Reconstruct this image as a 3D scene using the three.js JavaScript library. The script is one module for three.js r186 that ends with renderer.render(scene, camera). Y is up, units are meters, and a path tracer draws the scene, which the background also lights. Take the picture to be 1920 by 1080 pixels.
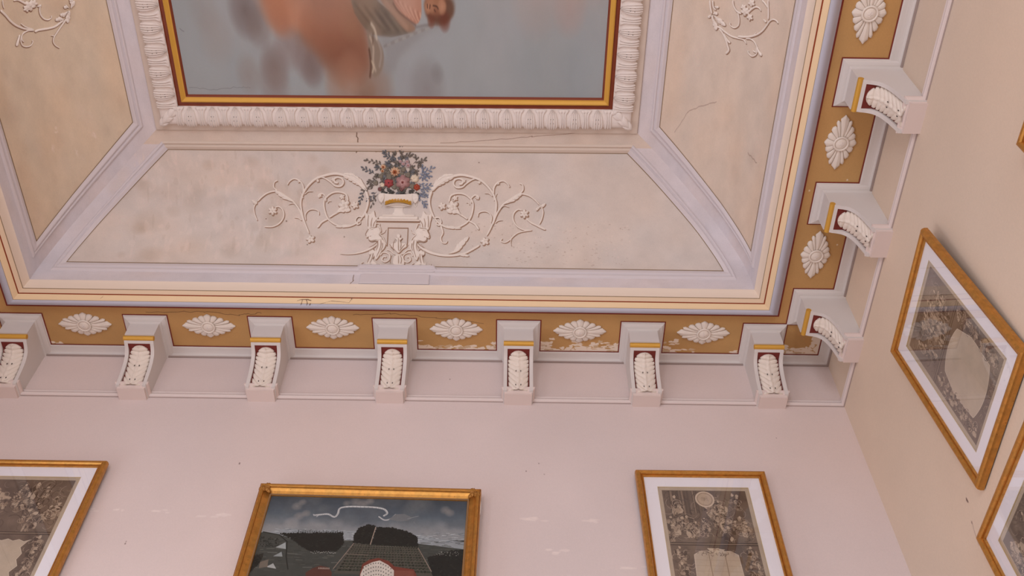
import * as THREE from 'three';
import { RectAreaLightUniformsLib } from 'three/addons/lights/RectAreaLightUniformsLib.js';
import { mergeGeometries } from 'three/addons/utils/BufferGeometryUtils.js';
RectAreaLightUniformsLib.init();

// ---------------------------------------------------------------- camera, daylight, exposure
const scene = new THREE.Scene();
const camera = new THREE.PerspectiveCamera(31.76, 16 / 9, 0.05, 60);
camera.rotation.order = 'YXZ';
camera.position.set(0, 1.6, 0);
camera.rotation.set(55.136 * Math.PI / 180, -0.5115 * Math.PI / 180, 0.3977 * Math.PI / 180);
const renderer = new THREE.WebGLRenderer({ antialias: true });
renderer.toneMapping = THREE.LinearToneMapping;
renderer.toneMappingExposure = 0.475;
renderer.shadowMap.enabled = true;
renderer.shadowMap.type = THREE.PCFSoftShadowMap;
scene.background = new THREE.Color(0xdfe8f2);
scene.backgroundIntensity = 1.2;

// the room in metres: floor at 0, back wall at ZB, right wall at XR, left wall at XL, window wall behind the viewer at ZR
const XR = 1.4276, XL = -2.3964, ZB = -2.8257, ZR = 3.2, XC = (XR + XL) / 2, SKEW = 0.00735;
const SOFFIT = 5.1, TOP = 5.85;

// windows: [wall, centre along the wall, width, sill, head]
const WINDOWS = [['left', -1.9, 1.2, 0.75, 3.3], ['left', 0.7, 1.25, 0.75, 3.3], ['rear', -1.5, 1.25, 0.75, 3.3], ['rear', 0.55, 1.25, 0.75, 3.3]];  // first one unseen, added near the back to light the right wall
const DAY = { left: 7, rear: 15, color: 0xeff5ff };
for (const [wall, c, w, y0, y1] of WINDOWS) {
  const l = new THREE.RectAreaLight(DAY.color, DAY[wall], w * 0.94, (y1 - y0) * 0.96);
  l.name = 'window_daylight';
  if (wall === 'left') { l.position.set(XL - 0.06, (y0 + y1) / 2, c); l.lookAt(XL + 4, (y0 + y1) / 2, c); }
  else { l.position.set(c, (y0 + y1) / 2, ZR + 0.06); l.lookAt(c, (y0 + y1) / 2, ZR - 4); }
  scene.add(l);
}

// ---------------------------------------------------------------- helpers
let seed = 7;
const rnd = () => { seed = (seed + 0x6d2b79f5) | 0; let t = Math.imul(seed ^ (seed >>> 15), 1 | seed); t = (t + Math.imul(t ^ (t >>> 7), 61 | t)) ^ t; return ((t ^ (t >>> 14)) >>> 0) / 4294967296; };
const lerp = (a, b, t) => a + (b - a) * t, clamp = (x, a = 0, b = 1) => Math.min(b, Math.max(a, x)), sm = (a, b, x) => { const t = clamp((x - a) / (b - a)); return t * t * (3 - 2 * t); };
const taken = new Map();
function numbered(name) { const n = taken.get(name) ?? 0; taken.set(name, n + 1); return n ? name + '_' + String(n).padStart(3, '0') : name; }
function shade(o) { o.traverse((m) => { if (m.isMesh) { m.castShadow = true; m.receiveShadow = true; } }); return o; }
function mesh(name, geo, mat, parent) { const m = new THREE.Mesh(geo, mat); m.name = name; if (parent) parent.add(m); m.castShadow = m.receiveShadow = true; return m; }
function top(o, label, category, group) { scene.add(o); o.userData = { label, category }; if (group) o.userData.group = group; return shade(o); }
function struct(name, geo, mat) { const m = geo ? mesh(name, geo, mat) : new THREE.Group(); m.name = name; m.userData = { kind: 'structure' }; scene.add(m); return m; }
function gridGeo(nu, nv, fn, uvf) {   // fn(i/nu, j/nv) -> [x, y, z]
  const p = [], t = [], ix = [];
  for (let j = 0; j <= nv; j++) for (let i = 0; i <= nu; i++) { const q = fn(i / nu, j / nv); p.push(q[0], q[1], q[2]); const k = uvf ? uvf(i / nu, j / nv, q) : [i / nu, j / nv]; t.push(k[0], k[1]); }
  for (let j = 0; j < nv; j++) for (let i = 0; i < nu; i++) { const a = j * (nu + 1) + i, b = a + 1, c = a + nu + 1, e = c + 1; ix.push(a, b, e, a, e, c); }
  const g = new THREE.BufferGeometry();
  g.setAttribute('position', new THREE.Float32BufferAttribute(p, 3)); g.setAttribute('uv', new THREE.Float32BufferAttribute(t, 2)); g.setIndex(ix); g.computeVertexNormals();
  return g;
}
const merge = (list) => mergeGeometries(list.map((g) => { const n = g.index ? g.toNonIndexed() : g; for (const k of Object.keys(n.attributes)) if (!['position', 'normal', 'uv'].includes(k)) n.deleteAttribute(k); return n; }));
function box(x0, x1, y0, y1, z0, z1) { const g = new THREE.BoxGeometry(x1 - x0, y1 - y0, z1 - z0); g.translate((x0 + x1) / 2, (y0 + y1) / 2, (z0 + z1) / 2); return g; }
// value noise
const NT = new Float32Array(4096); for (let i = 0; i < 4096; i++) NT[i] = rnd();
const vh = (x, y) => NT[((x * 73 + y * 179 + ((x * y) & 15) * 31) % 4096 + 4096) % 4096];
function vn(x, y) { const xi = Math.floor(x), yi = Math.floor(y); let u = x - xi, v = y - yi; u = u * u * (3 - 2 * u); v = v * v * (3 - 2 * v); return lerp(lerp(vh(xi, yi), vh(xi + 1, yi), u), lerp(vh(xi, yi + 1), vh(xi + 1, yi + 1), u), v); }
const fbm = (x, y) => vn(x, y) * 0.5 + vn(x * 2.1 + 5, y * 2.1 + 9) * 0.27 + vn(x * 4.3 + 11, y * 4.3) * 0.15 + vn(x * 9.1, y * 9.1 + 3) * 0.08;
function paint(w, h, draw) {
  const c = document.createElement('canvas'); c.width = w; c.height = h; const g = c.getContext('2d'); draw(g, w, h);
  const t = new THREE.CanvasTexture(c); t.colorSpace = THREE.SRGBColorSpace; t.wrapS = t.wrapT = THREE.ClampToEdgeWrapping; t.anisotropy = 8; return t;
}
function mottle(g, w, h, amp, cell, grain = 0, tint = 0) {   // uneven paint: coarse and fine noise
  const d = g.getImageData(0, 0, w, h), a = d.data;
  for (let y = 0; y < h; y++) for (let x = 0; x < w; x++) {
    const n = 1 + amp * (fbm(x / cell, y / cell) - 0.5) * 2 + grain * (NT[(x * 131 + y * 1997) & 4095] - 0.5), k = tint ? tint * (vn(x / cell * 0.6 + 40, y / cell * 0.6 + 77) - 0.5) : 0, i = (y * w + x) * 4;
    a[i] = a[i] * (n + k); a[i + 1] = a[i + 1] * n; a[i + 2] = a[i + 2] * (n - k);
  }
  g.putImageData(d, 0, 0);
}
function place(t, x0, y0, w, h) { t.repeat.set(1 / w, 1 / h); t.offset.set(-x0 / w, -y0 / h); return t; }   // texture laid out in metres of uv
function crackLine(g, pts, width, color, jitter = 2) {
  g.strokeStyle = color; g.lineCap = 'round'; g.lineWidth = width; g.beginPath();
  for (let i = 0; i < pts.length - 1; i++) { const n = 9; for (let k = 0; k <= n; k++) { const x = lerp(pts[i][0], pts[i + 1][0], k / n) + (rnd() - 0.5) * jitter, y = lerp(pts[i][1], pts[i + 1][1], k / n) + (rnd() - 0.5) * jitter; if (!i && !k) g.moveTo(x, y); else g.lineTo(x, y); } }
  g.stroke();
}
function flake(g, x, y, rx, ry, color, n = 14) {   // ragged patch of bare plaster
  g.fillStyle = color; g.beginPath();
  for (let i = 0; i < n; i++) { const a = i / n * Math.PI * 2, r = 0.55 + rnd() * 0.6; g[i ? 'lineTo' : 'moveTo'](x + Math.cos(a) * rx * r, y + Math.sin(a) * ry * r); }
  g.closePath(); g.fill();
}
// fine plaster relief shared by the painted surfaces
const plasterBump = (() => {
  const n = 512, a = new Uint8Array(n * n * 4);
  for (let y = 0; y < n; y++) for (let x = 0; x < n; x++) { const v = 120 + 70 * (fbm(x / 26, y / 26) - 0.5) + 50 * (NT[(x * 17 + y * 911) & 4095] - 0.5); const i = (y * n + x) * 4; a[i] = a[i + 1] = a[i + 2] = v; a[i + 3] = 255; }
  const t = new THREE.DataTexture(a, n, n); t.wrapS = t.wrapT = THREE.RepeatWrapping; t.magFilter = THREE.LinearFilter; t.minFilter = THREE.LinearMipmapLinearFilter; t.generateMipmaps = true; t.needsUpdate = true; t.repeat.set(2.2, 2.2); return t;
})();
const matte = (color, o = {}) => new THREE.MeshStandardMaterial({ color, roughness: 0.82, ...o });

// ---------------------------------------------------------------- colours of the paints
const INK = {
  wall: '#e0cfcb', wallRight: '#e1ccb8', border: '#ddd4d7', band: '#dccabc', field: '#dacdc4', fieldLeft: '#ddc8af', fieldRight: '#dfccbb',  // right wall and side fields: same paint, toned for the light they get
  cream: '#eedccb', fillet: '#eed4b6', red: '#943c18', peach: '#f2d5ac', lilac: '#c0bfcd', ochre: '#c2955d', outline: '#7f2c1d',
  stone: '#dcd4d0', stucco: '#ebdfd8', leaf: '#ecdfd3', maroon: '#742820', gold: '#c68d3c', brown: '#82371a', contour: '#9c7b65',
};
const M = {
  stone: matte(INK.stone), stucco: matte(INK.stucco), leaf: matte(INK.leaf), outline: matte(INK.outline), red: matte(INK.red), cream: matte(INK.cream), fillet: matte(INK.fillet), peach: matte(INK.peach),
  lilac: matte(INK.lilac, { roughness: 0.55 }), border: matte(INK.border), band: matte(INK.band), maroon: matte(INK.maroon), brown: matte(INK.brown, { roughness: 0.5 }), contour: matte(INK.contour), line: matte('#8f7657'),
  gilt: new THREE.MeshStandardMaterial({ color: '#d3a04d', roughness: 0.45, metalness: 0.45 }),
  gold: new THREE.MeshStandardMaterial({ color: '#d9a544', roughness: 0.5, metalness: 0.25 }),
  relief: matte('#f0e4da'), wood: matte('#7a5233', { roughness: 0.5 }), white: matte('#e9e4e0'), nail: matte('#3a2c28'),
};

// ---------------------------------------------------------------- room shell
function wallGeo(x0, x1, y0, y1, thick, holes = []) {   // shape in (along, up); uv in metres
  const s = new THREE.Shape(); s.moveTo(x0, y0); s.lineTo(x1, y0); s.lineTo(x1, y1); s.lineTo(x0, y1); s.closePath();
  for (const [a, b, c, d] of holes) { const h = new THREE.Path(); h.moveTo(a, c); h.lineTo(a, d); h.lineTo(b, d); h.lineTo(b, c); h.closePath(); s.holes.push(h); }
  return new THREE.ExtrudeGeometry(s, { depth: thick, bevelEnabled: false });
}
const scuff = (g, x, y, w, h, c = 'rgba(240,226,220,0.55)') => { for (let k = 0; k < 5; k++) flake(g, x + (rnd() - 0.5) * w * 1.6, y + (rnd() - 0.5) * h, w * (0.2 + rnd() * 0.35), h * (0.2 + rnd() * 0.3), c, 9); };
const wallW = XR - XL, wallL = ZR - ZB;
const backWallTex = place(paint(1536, 2048, (g, w, h) => {
  g.fillStyle = INK.wall; g.fillRect(0, 0, w, h); mottle(g, w, h, 0.022, 130, 0.02, 0.03);
  const P = (x, y) => [(x - XL) / wallW * w, (1 - y / TOP) * h];
  for (const [x, y, a, b] of [[0.11, 4.17, 22, 7], [0.32, 4.165, 16, 6], [0.19, 4.02, 24, 6], [0.46, 3.955, 26, 5], [-1.52, 4.19, 14, 6], [-1.42, 4.19, 9, 5], [-1.26, 4.185, 14, 6], [-1.07, 4.17, 24, 6], [0.53, 4.22, 10, 8]]) { const q = P(x, y); scuff(g, q[0], q[1], a, b); }
  for (const [x, y, a] of [[-1.03, 4.437, 2.2], [-1.345, 4.03, 1.6], [-1.345, 4.04, 1.1], [0.085, 4.415, 1.4], [0.135, 4.458, 1.3], [-0.24, 4.96, 1.5], [0.6, 4.93, 2.2], [1.145, 4.93, 1.4], [1.1, 4.62, 1.2], [0.155, 4.4, 1]]) { const q = P(x, y); flake(g, q[0], q[1], a * 0.6, a, '#7b6460', 8); }
}), XL, 0, wallW, TOP);
const rightWallTex = place(paint(2048, 1536, (g, w, h) => {
  g.fillStyle = INK.wallRight; g.fillRect(0, 0, w, h); mottle(g, w, h, 0.024, 120, 0.02, 0.035);
  const P = (z, y) => [(z - ZB) / wallL * w, (1 - y / TOP) * h];
  const a = P(-2.30, 3.79), b = P(-2.33, 3.73), c = P(-2.35, 3.66);
  flake(g, a[0], a[1], 1.5, 3.6, '#6a5048', 9); flake(g, b[0], b[1], 1.4, 1.4, '#6b5048', 7); crackLine(g, [b, c], 0.7, '#94776c', 1);
}), ZB, 0, wallL, TOP);
const plainWallTex = place(paint(512, 512, (g, w, h) => { g.fillStyle = INK.wall; g.fillRect(0, 0, w, h); mottle(g, w, h, 0.025, 60, 0.02, 0.03); }), 0, 0, 4, 4);
plainWallTex.wrapS = plainWallTex.wrapT = THREE.RepeatWrapping;
const wallBump = plasterBump;
const wm = (map) => new THREE.MeshStandardMaterial({ map, roughness: 0.72, bumpMap: wallBump, bumpScale: 0.0006 });
const T = 0.32;
{
  const b = wallGeo(XL - T, XR + T, 0, TOP, T); b.translate(0, 0, ZB - T); struct('wall_back', b, wm(backWallTex));
  const r = wallGeo(ZB, ZR, 0, TOP, T); r.rotateY(-Math.PI / 2); r.translate(XR + T, 0, 0); struct('wall_right', r, wm(rightWallTex));
  const wl = WINDOWS.filter((q) => q[0] === 'left').map(([, c, w, y0, y1]) => [c - w / 2, c + w / 2, y0, y1]);
  const l = wallGeo(ZB, ZR, 0, TOP, T, wl); l.rotateY(-Math.PI / 2); l.translate(XL, 0, 0); struct('wall_left', l, wm(plainWallTex));
  const wr = WINDOWS.filter((q) => q[0] === 'rear').map(([, c, w, y0, y1]) => [c - w / 2, c + w / 2, y0, y1]);
  const f = wallGeo(XL - T, XR + T, 0, TOP, T, wr); f.translate(0, 0, ZR); struct('wall_rear', f, wm(plainWallTex));
  const floorTex = paint(1024, 1024, (g, w, h) => {
    for (let i = 0; i < 16; i++) { const v = 0.85 + rnd() * 0.3; g.fillStyle = `rgb(${172 * v},${138 * v},${108 * v})`; g.fillRect(i * 64, 0, 64, h); }
    mottle(g, w, h, 0.12, 40, 0.08); g.fillStyle = '#4a2f1c'; for (let i = 0; i < 16; i++) g.fillRect(i * 64, 0, 2, h);
  });
  floorTex.wrapS = floorTex.wrapT = THREE.RepeatWrapping; floorTex.repeat.set(2.2, 3);
  struct('floor', box(XL - T, XR + T, -0.2, 0, ZB - T, ZR + T), new THREE.MeshStandardMaterial({ map: floorTex, roughness: 0.45 }));
  struct('baseboard_back', box(XL, XR, 0, 0.16, ZB, ZB + 0.02), M.white);
  struct('baseboard_right', box(XR - 0.02, XR, 0, 0.16, ZB + 0.02, ZR), M.white);
  struct('baseboard_left', box(XL, XL + 0.02, 0, 0.16, ZB + 0.02, ZR), M.white);
  struct('baseboard_rear', box(XL + 0.02, XR - 0.02, 0, 0.16, ZR - 0.02, ZR), M.white);
}
// windows in the left and rear walls, out of view, that let the daylight in
const paneGlass = new THREE.MeshPhysicalMaterial({ color: 0xffffff, transmission: 1, thickness: 0, roughness: 0, ior: 1.5 });
WINDOWS.forEach(([wall, c, w, y0, y1], i) => {
  const o = struct('window_' + (i + 1)); const H = y1 - y0;
  const fr = [box(-w / 2, -w / 2 + 0.06, 0, H, -0.04, 0.04), box(w / 2 - 0.06, w / 2, 0, H, -0.04, 0.04), box(-w / 2 + 0.06, w / 2 - 0.06, 0, 0.06, -0.04, 0.04), box(-w / 2 + 0.06, w / 2 - 0.06, H - 0.06, H, -0.04, 0.04)];
  mesh('window_frame', merge(fr), M.white, o);
  mesh('mullion', box(-0.03, 0.03, 0.06, H - 0.06, -0.03, 0.03), M.white, o);
  for (const k of [1, 2]) mesh('transom', merge([box(-w / 2 + 0.06, -0.03, H * k / 3 - 0.02, H * k / 3 + 0.02, -0.025, 0.025), box(0.03, w / 2 - 0.06, H * k / 3 - 0.02, H * k / 3 + 0.02, -0.025, 0.025)]), M.white, o);
  for (const sx of [-1, 1]) for (let k = 0; k < 3; k++) { const a = k ? H * k / 3 + 0.02 : 0.06, b = k < 2 ? H * (k + 1) / 3 - 0.02 : H - 0.06; mesh('pane', box(sx < 0 ? -w / 2 + 0.06 : 0.03, sx < 0 ? -0.03 : w / 2 - 0.06, a, b, -0.003, 0.003), paneGlass, o); }
  if (wall === 'left') { o.position.set(XL - 0.2, y0, c); o.rotation.y = Math.PI / 2; } else o.position.set(c, y0, ZR + 0.2);
});

// ---------------------------------------------------------------- the coved ceiling
// profile of the cove: distance from the wall, height
const PROFILE = [[0.374, 5.128], [0.3744, 5.1526], [0.3748, 5.1773], [0.3755, 5.2], [0.3762, 5.2194], [0.3772, 5.2369], [0.38, 5.255], [0.3851, 5.2747], [0.3919, 5.295], [0.4, 5.315], [0.4086, 5.3336], [0.4186, 5.3518], [0.432, 5.372], [0.4491, 5.3962], [0.4697, 5.4224], [0.495, 5.447], [0.5278, 5.469], [0.5653, 5.4894], [0.6, 5.507], [0.6278, 5.5209], [0.6528, 5.5321], [0.68, 5.542], [0.7124, 5.5514], [0.7471, 5.5595], [0.78, 5.566], [0.8092, 5.5701], [0.8366, 5.5726], [0.864, 5.575], [0.874, 5.575]];
const ARC = [0]; for (let i = 1; i < PROFILE.length; i++) ARC.push(ARC[i - 1] + Math.hypot(PROFILE[i][0] - PROFILE[i - 1][0], PROFILE[i][1] - PROFILE[i - 1][1]));
const SMAX = ARC[ARC.length - 1];
function at(s) { let i = 1; while (i < ARC.length - 1 && ARC[i] < s) i++; const t = (s - ARC[i - 1]) / (ARC[i] - ARC[i - 1]); return [lerp(PROFILE[i - 1][0], PROFILE[i][0], t), lerp(PROFILE[i - 1][1], PROFILE[i][1], t)]; }
function inset(s) { const p = at(s), q0 = at(s - 0.012), q1 = at(s + 0.012), L = Math.hypot(q1[0] - q0[0], q1[1] - q0[1]); return [p[0], p[1], (q1[1] - q0[1]) / L, -(q1[0] - q0[0]) / L]; }
// the old plasterwork is a little out of square towards the middle of the room
const warp = (x, y, z, d) => [x, y, z + SKEW * (x - XC) * clamp((d - 0.356) / 0.468)];
function surf(w, u, s, off = 0) {   // a point on the cove of wall w: u along the wall, s up the curve
  const [a, h, na, nh] = inset(s), d = a + off * na, y = h + off * nh;
  return w === 'b' ? warp(u, y, ZB + d, d) : w === 'r' ? warp(XR - d, y, u, d) : w === 'l' ? warp(XL + d, y, u, d) : warp(u, y, ZR - d, d);
}
const span = (w, a) => (w === 'b' || w === 'f' ? [XL + a, XR - a] : [ZB + a, ZR - a]);
// a band that runs round all four sides of the ceiling: [distance from wall, height] pairs
function ringGeo(pts, smooth = false) {
  const list = [];
  for (const w of ['b', 'r', 'f', 'l']) {
    const P = (u, k) => { const [d, y] = pts[k], [u0, u1] = span(w, d), q = lerp(u0, u1, u); return w === 'b' ? warp(q, y, ZB + d, d) : w === 'r' ? warp(XR - d, y, q, d) : w === 'l' ? warp(XL + d, y, q, d) : warp(q, y, ZR - d, d); };
    const uv = (u, v, q) => (w === 'b' || w === 'f' ? [q[0], v * 0.1] : [q[2], v * 0.1]);
    if (smooth) list.push(gridGeo(8, pts.length - 1, (u, v) => P(u, Math.round(v * (pts.length - 1))), uv));
    else for (let k = 0; k < pts.length - 1; k++) list.push(gridGeo(8, 1, (u, v) => P(u, k + Math.round(v)), uv));
  }
  return merge(list);
}
const arcPts = (cx, cy, rx, ry, a0, a1, n) => Array.from({ length: n + 1 }, (_, i) => { const a = lerp(a0, a1, i / n) * Math.PI / 180; return [cx + rx * Math.cos(a), cy + ry * Math.sin(a)]; });

// paint on the coves: border, stained panel field, cracks.  u along the wall, s up the curve, in metres
const S0 = -0.01, SH = 0.8;
function coveTex(u0, L, W, draw) {
  return place(paint(W, 512, (g, w, h) => {
    const P = (u, s) => [(u - u0) / L * w, (1 - (s - S0) / SH) * h];
    g.fillStyle = INK.border; g.fillRect(0, 0, w, h);
    draw(g, w, h, P);
  }), u0, S0, L, SH);
}
const fieldFill = (g, P, w, h, e0 = 0.085, e1 = 0.1, lo = XL, hi = XR, tone = INK.field) => { g.fillStyle = tone; g.beginPath(); const a0 = at(0.1)[0], n = 24; for (let i = 0; i <= n; i++) { const s = lerp(0.1, 0.685, i / n), q = P(lo + at(s)[0] + lerp(e0, e1, i / n), s); g[i ? 'lineTo' : 'moveTo'](q[0], q[1]); } for (let i = n; i >= 0; i--) { const s = lerp(0.1, 0.685, i / n), q = P(hi - at(s)[0] - lerp(e0, e1, i / n), s); g.lineTo(q[0], q[1]); } g.closePath(); g.fill(); };
const softBlot = (g, x, y, r, rgb, a) => { const q = g.createRadialGradient(x, y, 0, x, y, r); q.addColorStop(0, `rgba(${rgb},${a})`); q.addColorStop(0.6, `rgba(${rgb},${a * 0.6})`); q.addColorStop(1, `rgba(${rgb},0)`); g.fillStyle = q; g.fillRect(x - r, y - r, 2 * r, 2 * r); };
const backCoveTex = coveTex(XL, wallW, 2048, (g, w, h, P) => {
  g.fillStyle = INK.band; { const q = P(XL, 0.69); g.fillRect(0, 0, w, q[1]); }
  fieldFill(g, P, w, h);
  // damp stains: pale salts and grey-green blooms over the left half, bare streaks below the scroll
  for (let k = 0; k < 110; k++) { const u = lerp(-1.75, -0.75, rnd()), s = lerp(0.14, 0.64, rnd()), q = P(u, s), pale = rnd() < 0.55; softBlot(g, q[0], q[1], 10 + rnd() * 34, pale ? '233,210,196' : '176,152,128', 0.1 + rnd() * 0.14); }
  for (let k = 0; k < 170; k++) { const u = lerp(-1.65, -0.9, rnd()), s = lerp(0.18, 0.65, rnd()), q = P(u, s); flake(g, q[0], q[1], 2 + rnd() * 6, 4 + rnd() * 22, rnd() < 0.75 ? 'rgba(238,222,212,0.2)' : 'rgba(166,144,120,0.1)', 9); }
  for (let k = 0; k < 40; k++) { const u = lerp(-1.0, -0.6, rnd()), s = lerp(0.11, 0.3, rnd()), q = P(u, s); softBlot(g, q[0], q[1], 14 + rnd() * 26, '235,213,204', 0.22); }
  for (let k = 0; k < 260; k++) { const u = lerp(-0.2, 0.55, rnd()), s = lerp(0.15, 0.36, rnd()), q = P(u, s); flake(g, q[0], q[1], 1 + rnd() * 3, 1 + rnd() * 2, rnd() < 0.5 ? 'rgba(160,134,120,0.3)' : 'rgba(236,216,206,0.4)', 6); }
  for (const [u, s] of [[-1.07, 0.36], [-0.98, 0.35], [-0.88, 0.24], [-0.61, 0.31], [-0.72, 0.28], [-0.13, 0.62]]) { const q = P(u, s); flake(g, q[0], q[1], 2, 2.5, 'rgba(110,86,70,0.7)', 7); }
  mottle(g, w, h, 0.04, 46, 0.035, 0.03);
  crackLine(g, [P(-0.66, 0.75), P(-0.655, 0.70), P(-0.665, 0.66)], 2.2, '#7a604e', 3);
  crackLine(g, [P(-0.655, 0.70), P(-0.58, 0.665), P(-0.5, 0.66)], 1, '#a58a78', 3);
  crackLine(g, [P(-0.66, 0.07), P(-0.655, 0.03), P(-0.668, 0.0)], 1.4, '#7a604e', 2);
  crackLine(g, [P(-0.3, 0.705), P(-0.1, 0.72), P(0.1, 0.74), P(0.3, 0.76)], 1.2, '#96796a', 3);
});
const rightCoveTex = coveTex(ZB, wallL, 2048, (g, w, h, P) => {
  fieldFill(g, P, w, h, 0.085, 0.1, ZB, ZR, INK.fieldRight);
  for (let k = 0; k < 50; k++) { const q = P(lerp(-2.3, -1.2, rnd()), lerp(0.14, 0.64, rnd())); softBlot(g, q[0], q[1], 10 + rnd() * 24, rnd() < 0.5 ? '232,210,196' : '190,164,146', 0.1); }
  mottle(g, w, h, 0.04, 30, 0.03, 0.03);
  crackLine(g, [P(-1.93, 0.6), P(-1.83, 0.555), P(-1.79, 0.5), P(-1.76, 0.44)], 0.9, '#a08478', 1.6);
  crackLine(g, [P(-1.95, 0.2), P(-1.93, 0.26)], 1.2, '#a48a7c', 2);
});
const leftCoveTex = coveTex(ZB, wallL, 2048, (g, w, h, P) => {
  fieldFill(g, P, w, h, 0.085, 0.1, ZB, ZR, INK.fieldLeft);
  for (let k = 0; k < 60; k++) { const q = P(lerp(-2.3, -1.2, rnd()), lerp(0.14, 0.64, rnd())); softBlot(g, q[0], q[1], 8 + rnd() * 22, rnd() < 0.4 ? '232,212,200' : '186,158,134', 0.12); }
  for (const [u, s] of [[-1.98, 0.33], [-1.9, 0.36], [-1.95, 0.5], [-2.02, 0.42]]) { const q = P(u, s); scuff(g, q[0], q[1], 8, 8, 'rgba(238,222,210,0.35)'); }
  mottle(g, w, h, 0.04, 30, 0.03, 0.03);
});
const pm = (map) => new THREE.MeshStandardMaterial({ map, roughness: 0.85, bumpMap: plasterBump, bumpScale: 0.0012 });
const COVE = { b: pm(backCoveTex), r: pm(rightCoveTex), l: pm(leftCoveTex), f: pm(rightCoveTex) };
const ceiling = struct('ceiling');
mesh('ceiling_slab', box(XL - T, XR + T, TOP, TOP + 0.2, ZB - T, ZR + T), M.white, ceiling);
for (const w of ['b', 'r', 'l', 'f']) {
  const N = PROFILE.length - 1;
  mesh('cove', gridGeo(24, N, (u, v) => { const s = ARC[Math.round(v * N)], a = at(s)[0], [u0, u1] = span(w, a); return surf(w, lerp(u0, u1, u), s); }, (u, v, q) => { const s = ARC[Math.round(v * N)], a = at(s)[0], [u0, u1] = span(w, a); return [lerp(u0, u1, u), s]; }), COVE[w], ceiling);
}
// raised panels on three coves, each with its moulded border and its painted line
const loopPt = (w, t, k) => {   // t: 0 outer to 1 inner edge of the border; k: 0..4 round the panel
  const sB = lerp(0.072, 0.130, t), sT = lerp(0.706, 0.667, t), eB = lerp(0.063, 0.107, t), eT = lerp(0.069, 0.129, t), side = Math.min(3, Math.floor(k)), f = k - side;
  const [lo, hi] = span(w, 0), E = (s) => { const q = (s - sB) / (sT - sB); return at(s)[0] + lerp(eB, eT, q); };
  if (side === 0) return [lerp(lo + E(sB), hi - E(sB), f), sB];
  if (side === 1) { const s = lerp(sB, sT, f); return [hi - E(s), s]; }
  if (side === 2) return [lerp(hi - E(sT), lo + E(sT), f), sT];
  const s = lerp(sT, sB, f); return [lo + E(s), s];
};
const MOULD = [[0, 0], [0.03, 0.0055], [0.17, 0.0085], [0.27, 0.0075], [0.3, 0.0035], [0.42, 0.0032], [0.46, 0.0085], [0.58, 0.0095], [0.7, 0.008], [0.84, 0.0045], [0.95, 0.003], [1, 0.0022]];
const loopGeo = (w, prof, sides = [0, 1, 2, 3]) => merge(sides.map((side) => gridGeo(28, prof.length - 1, (u, v) => { const [t, o] = prof[Math.round(v * (prof.length - 1))], [uu, s] = loopPt(w, t, side + u * 0.999999); return surf(w, uu, s, o); }, (u, v, q) => [q[0] + q[2], v])));
for (const w of ['b', 'r', 'l']) {
  const field = mesh('cove_panel', gridGeo(30, 30, (u, v) => { const s = lerp(0.130, 0.667, v), E = at(s)[0] + lerp(0.107, 0.129, v), [lo, hi] = span(w, 0); return surf(w, lerp(lo + E, hi - E, u), s, 0.002); }, (u, v) => { const s = lerp(0.130, 0.667, v), E = at(s)[0] + lerp(0.107, 0.129, v), [lo, hi] = span(w, 0); return [lerp(lo + E, hi - E, u), s]; }), COVE[w], ceiling);
  if (w === 'b') { mesh('panel_moulding', loopGeo(w, MOULD, [3, 0, 1]), M.border, field); mesh('panel_moulding', loopGeo(w, MOULD, [2]), M.band, field); } else mesh('panel_moulding', loopGeo(w, MOULD), M.border, field);
  mesh('painted_line', loopGeo(w, [[0.965, 0.0034], [1.035, 0.0034]]), M.line, field);
}
// cornice bands below the cove: cream, thin line, fillet, red line, peach, lilac roll
const cornice = struct('trim_1');
mesh('cream_band', ringGeo([[0.376, 5.13], [0.367, 5.122], [0.363, 5.104], [0.360, 5.0885]], true), M.cream, cornice);
mesh('thin_line', ringGeo([[0.3605, 5.0895], [0.3585, 5.0862]]), M.line, cornice);
mesh('fillet_band', ringGeo([[0.359, 5.0865], [0.346, 5.082], [0.3405, 5.0815]], true), M.fillet, cornice);
mesh('red_line', ringGeo([[0.3405, 5.0822], [0.3345, 5.0812]]), M.red, cornice);
mesh('peach_band', ringGeo([[0.335, 5.0812], [0.331, 5.076], [0.322, 5.068], [0.3165, 5.0655]], true), M.peach, cornice);
mesh('brown_fillet', ringGeo([[0.3168, 5.0662], [0.314, 5.0645]]), M.line, cornice);  // thin brown line between peach band and lilac roll
mesh('lilac_roll', ringGeo([[0.316, 5.0665], [0.312, 5.0605], [0.304, 5.0585], [0.295, 5.061], [0.286, 5.070], [0.278, 5.0815], [0.270, 5.0925], [0.264, 5.0995]], true), M.lilac, cornice);
mesh('outline_band', ringGeo([[0.2655, 5.0985], [0.2582, 5.0985]]), M.outline, cornice);

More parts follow.
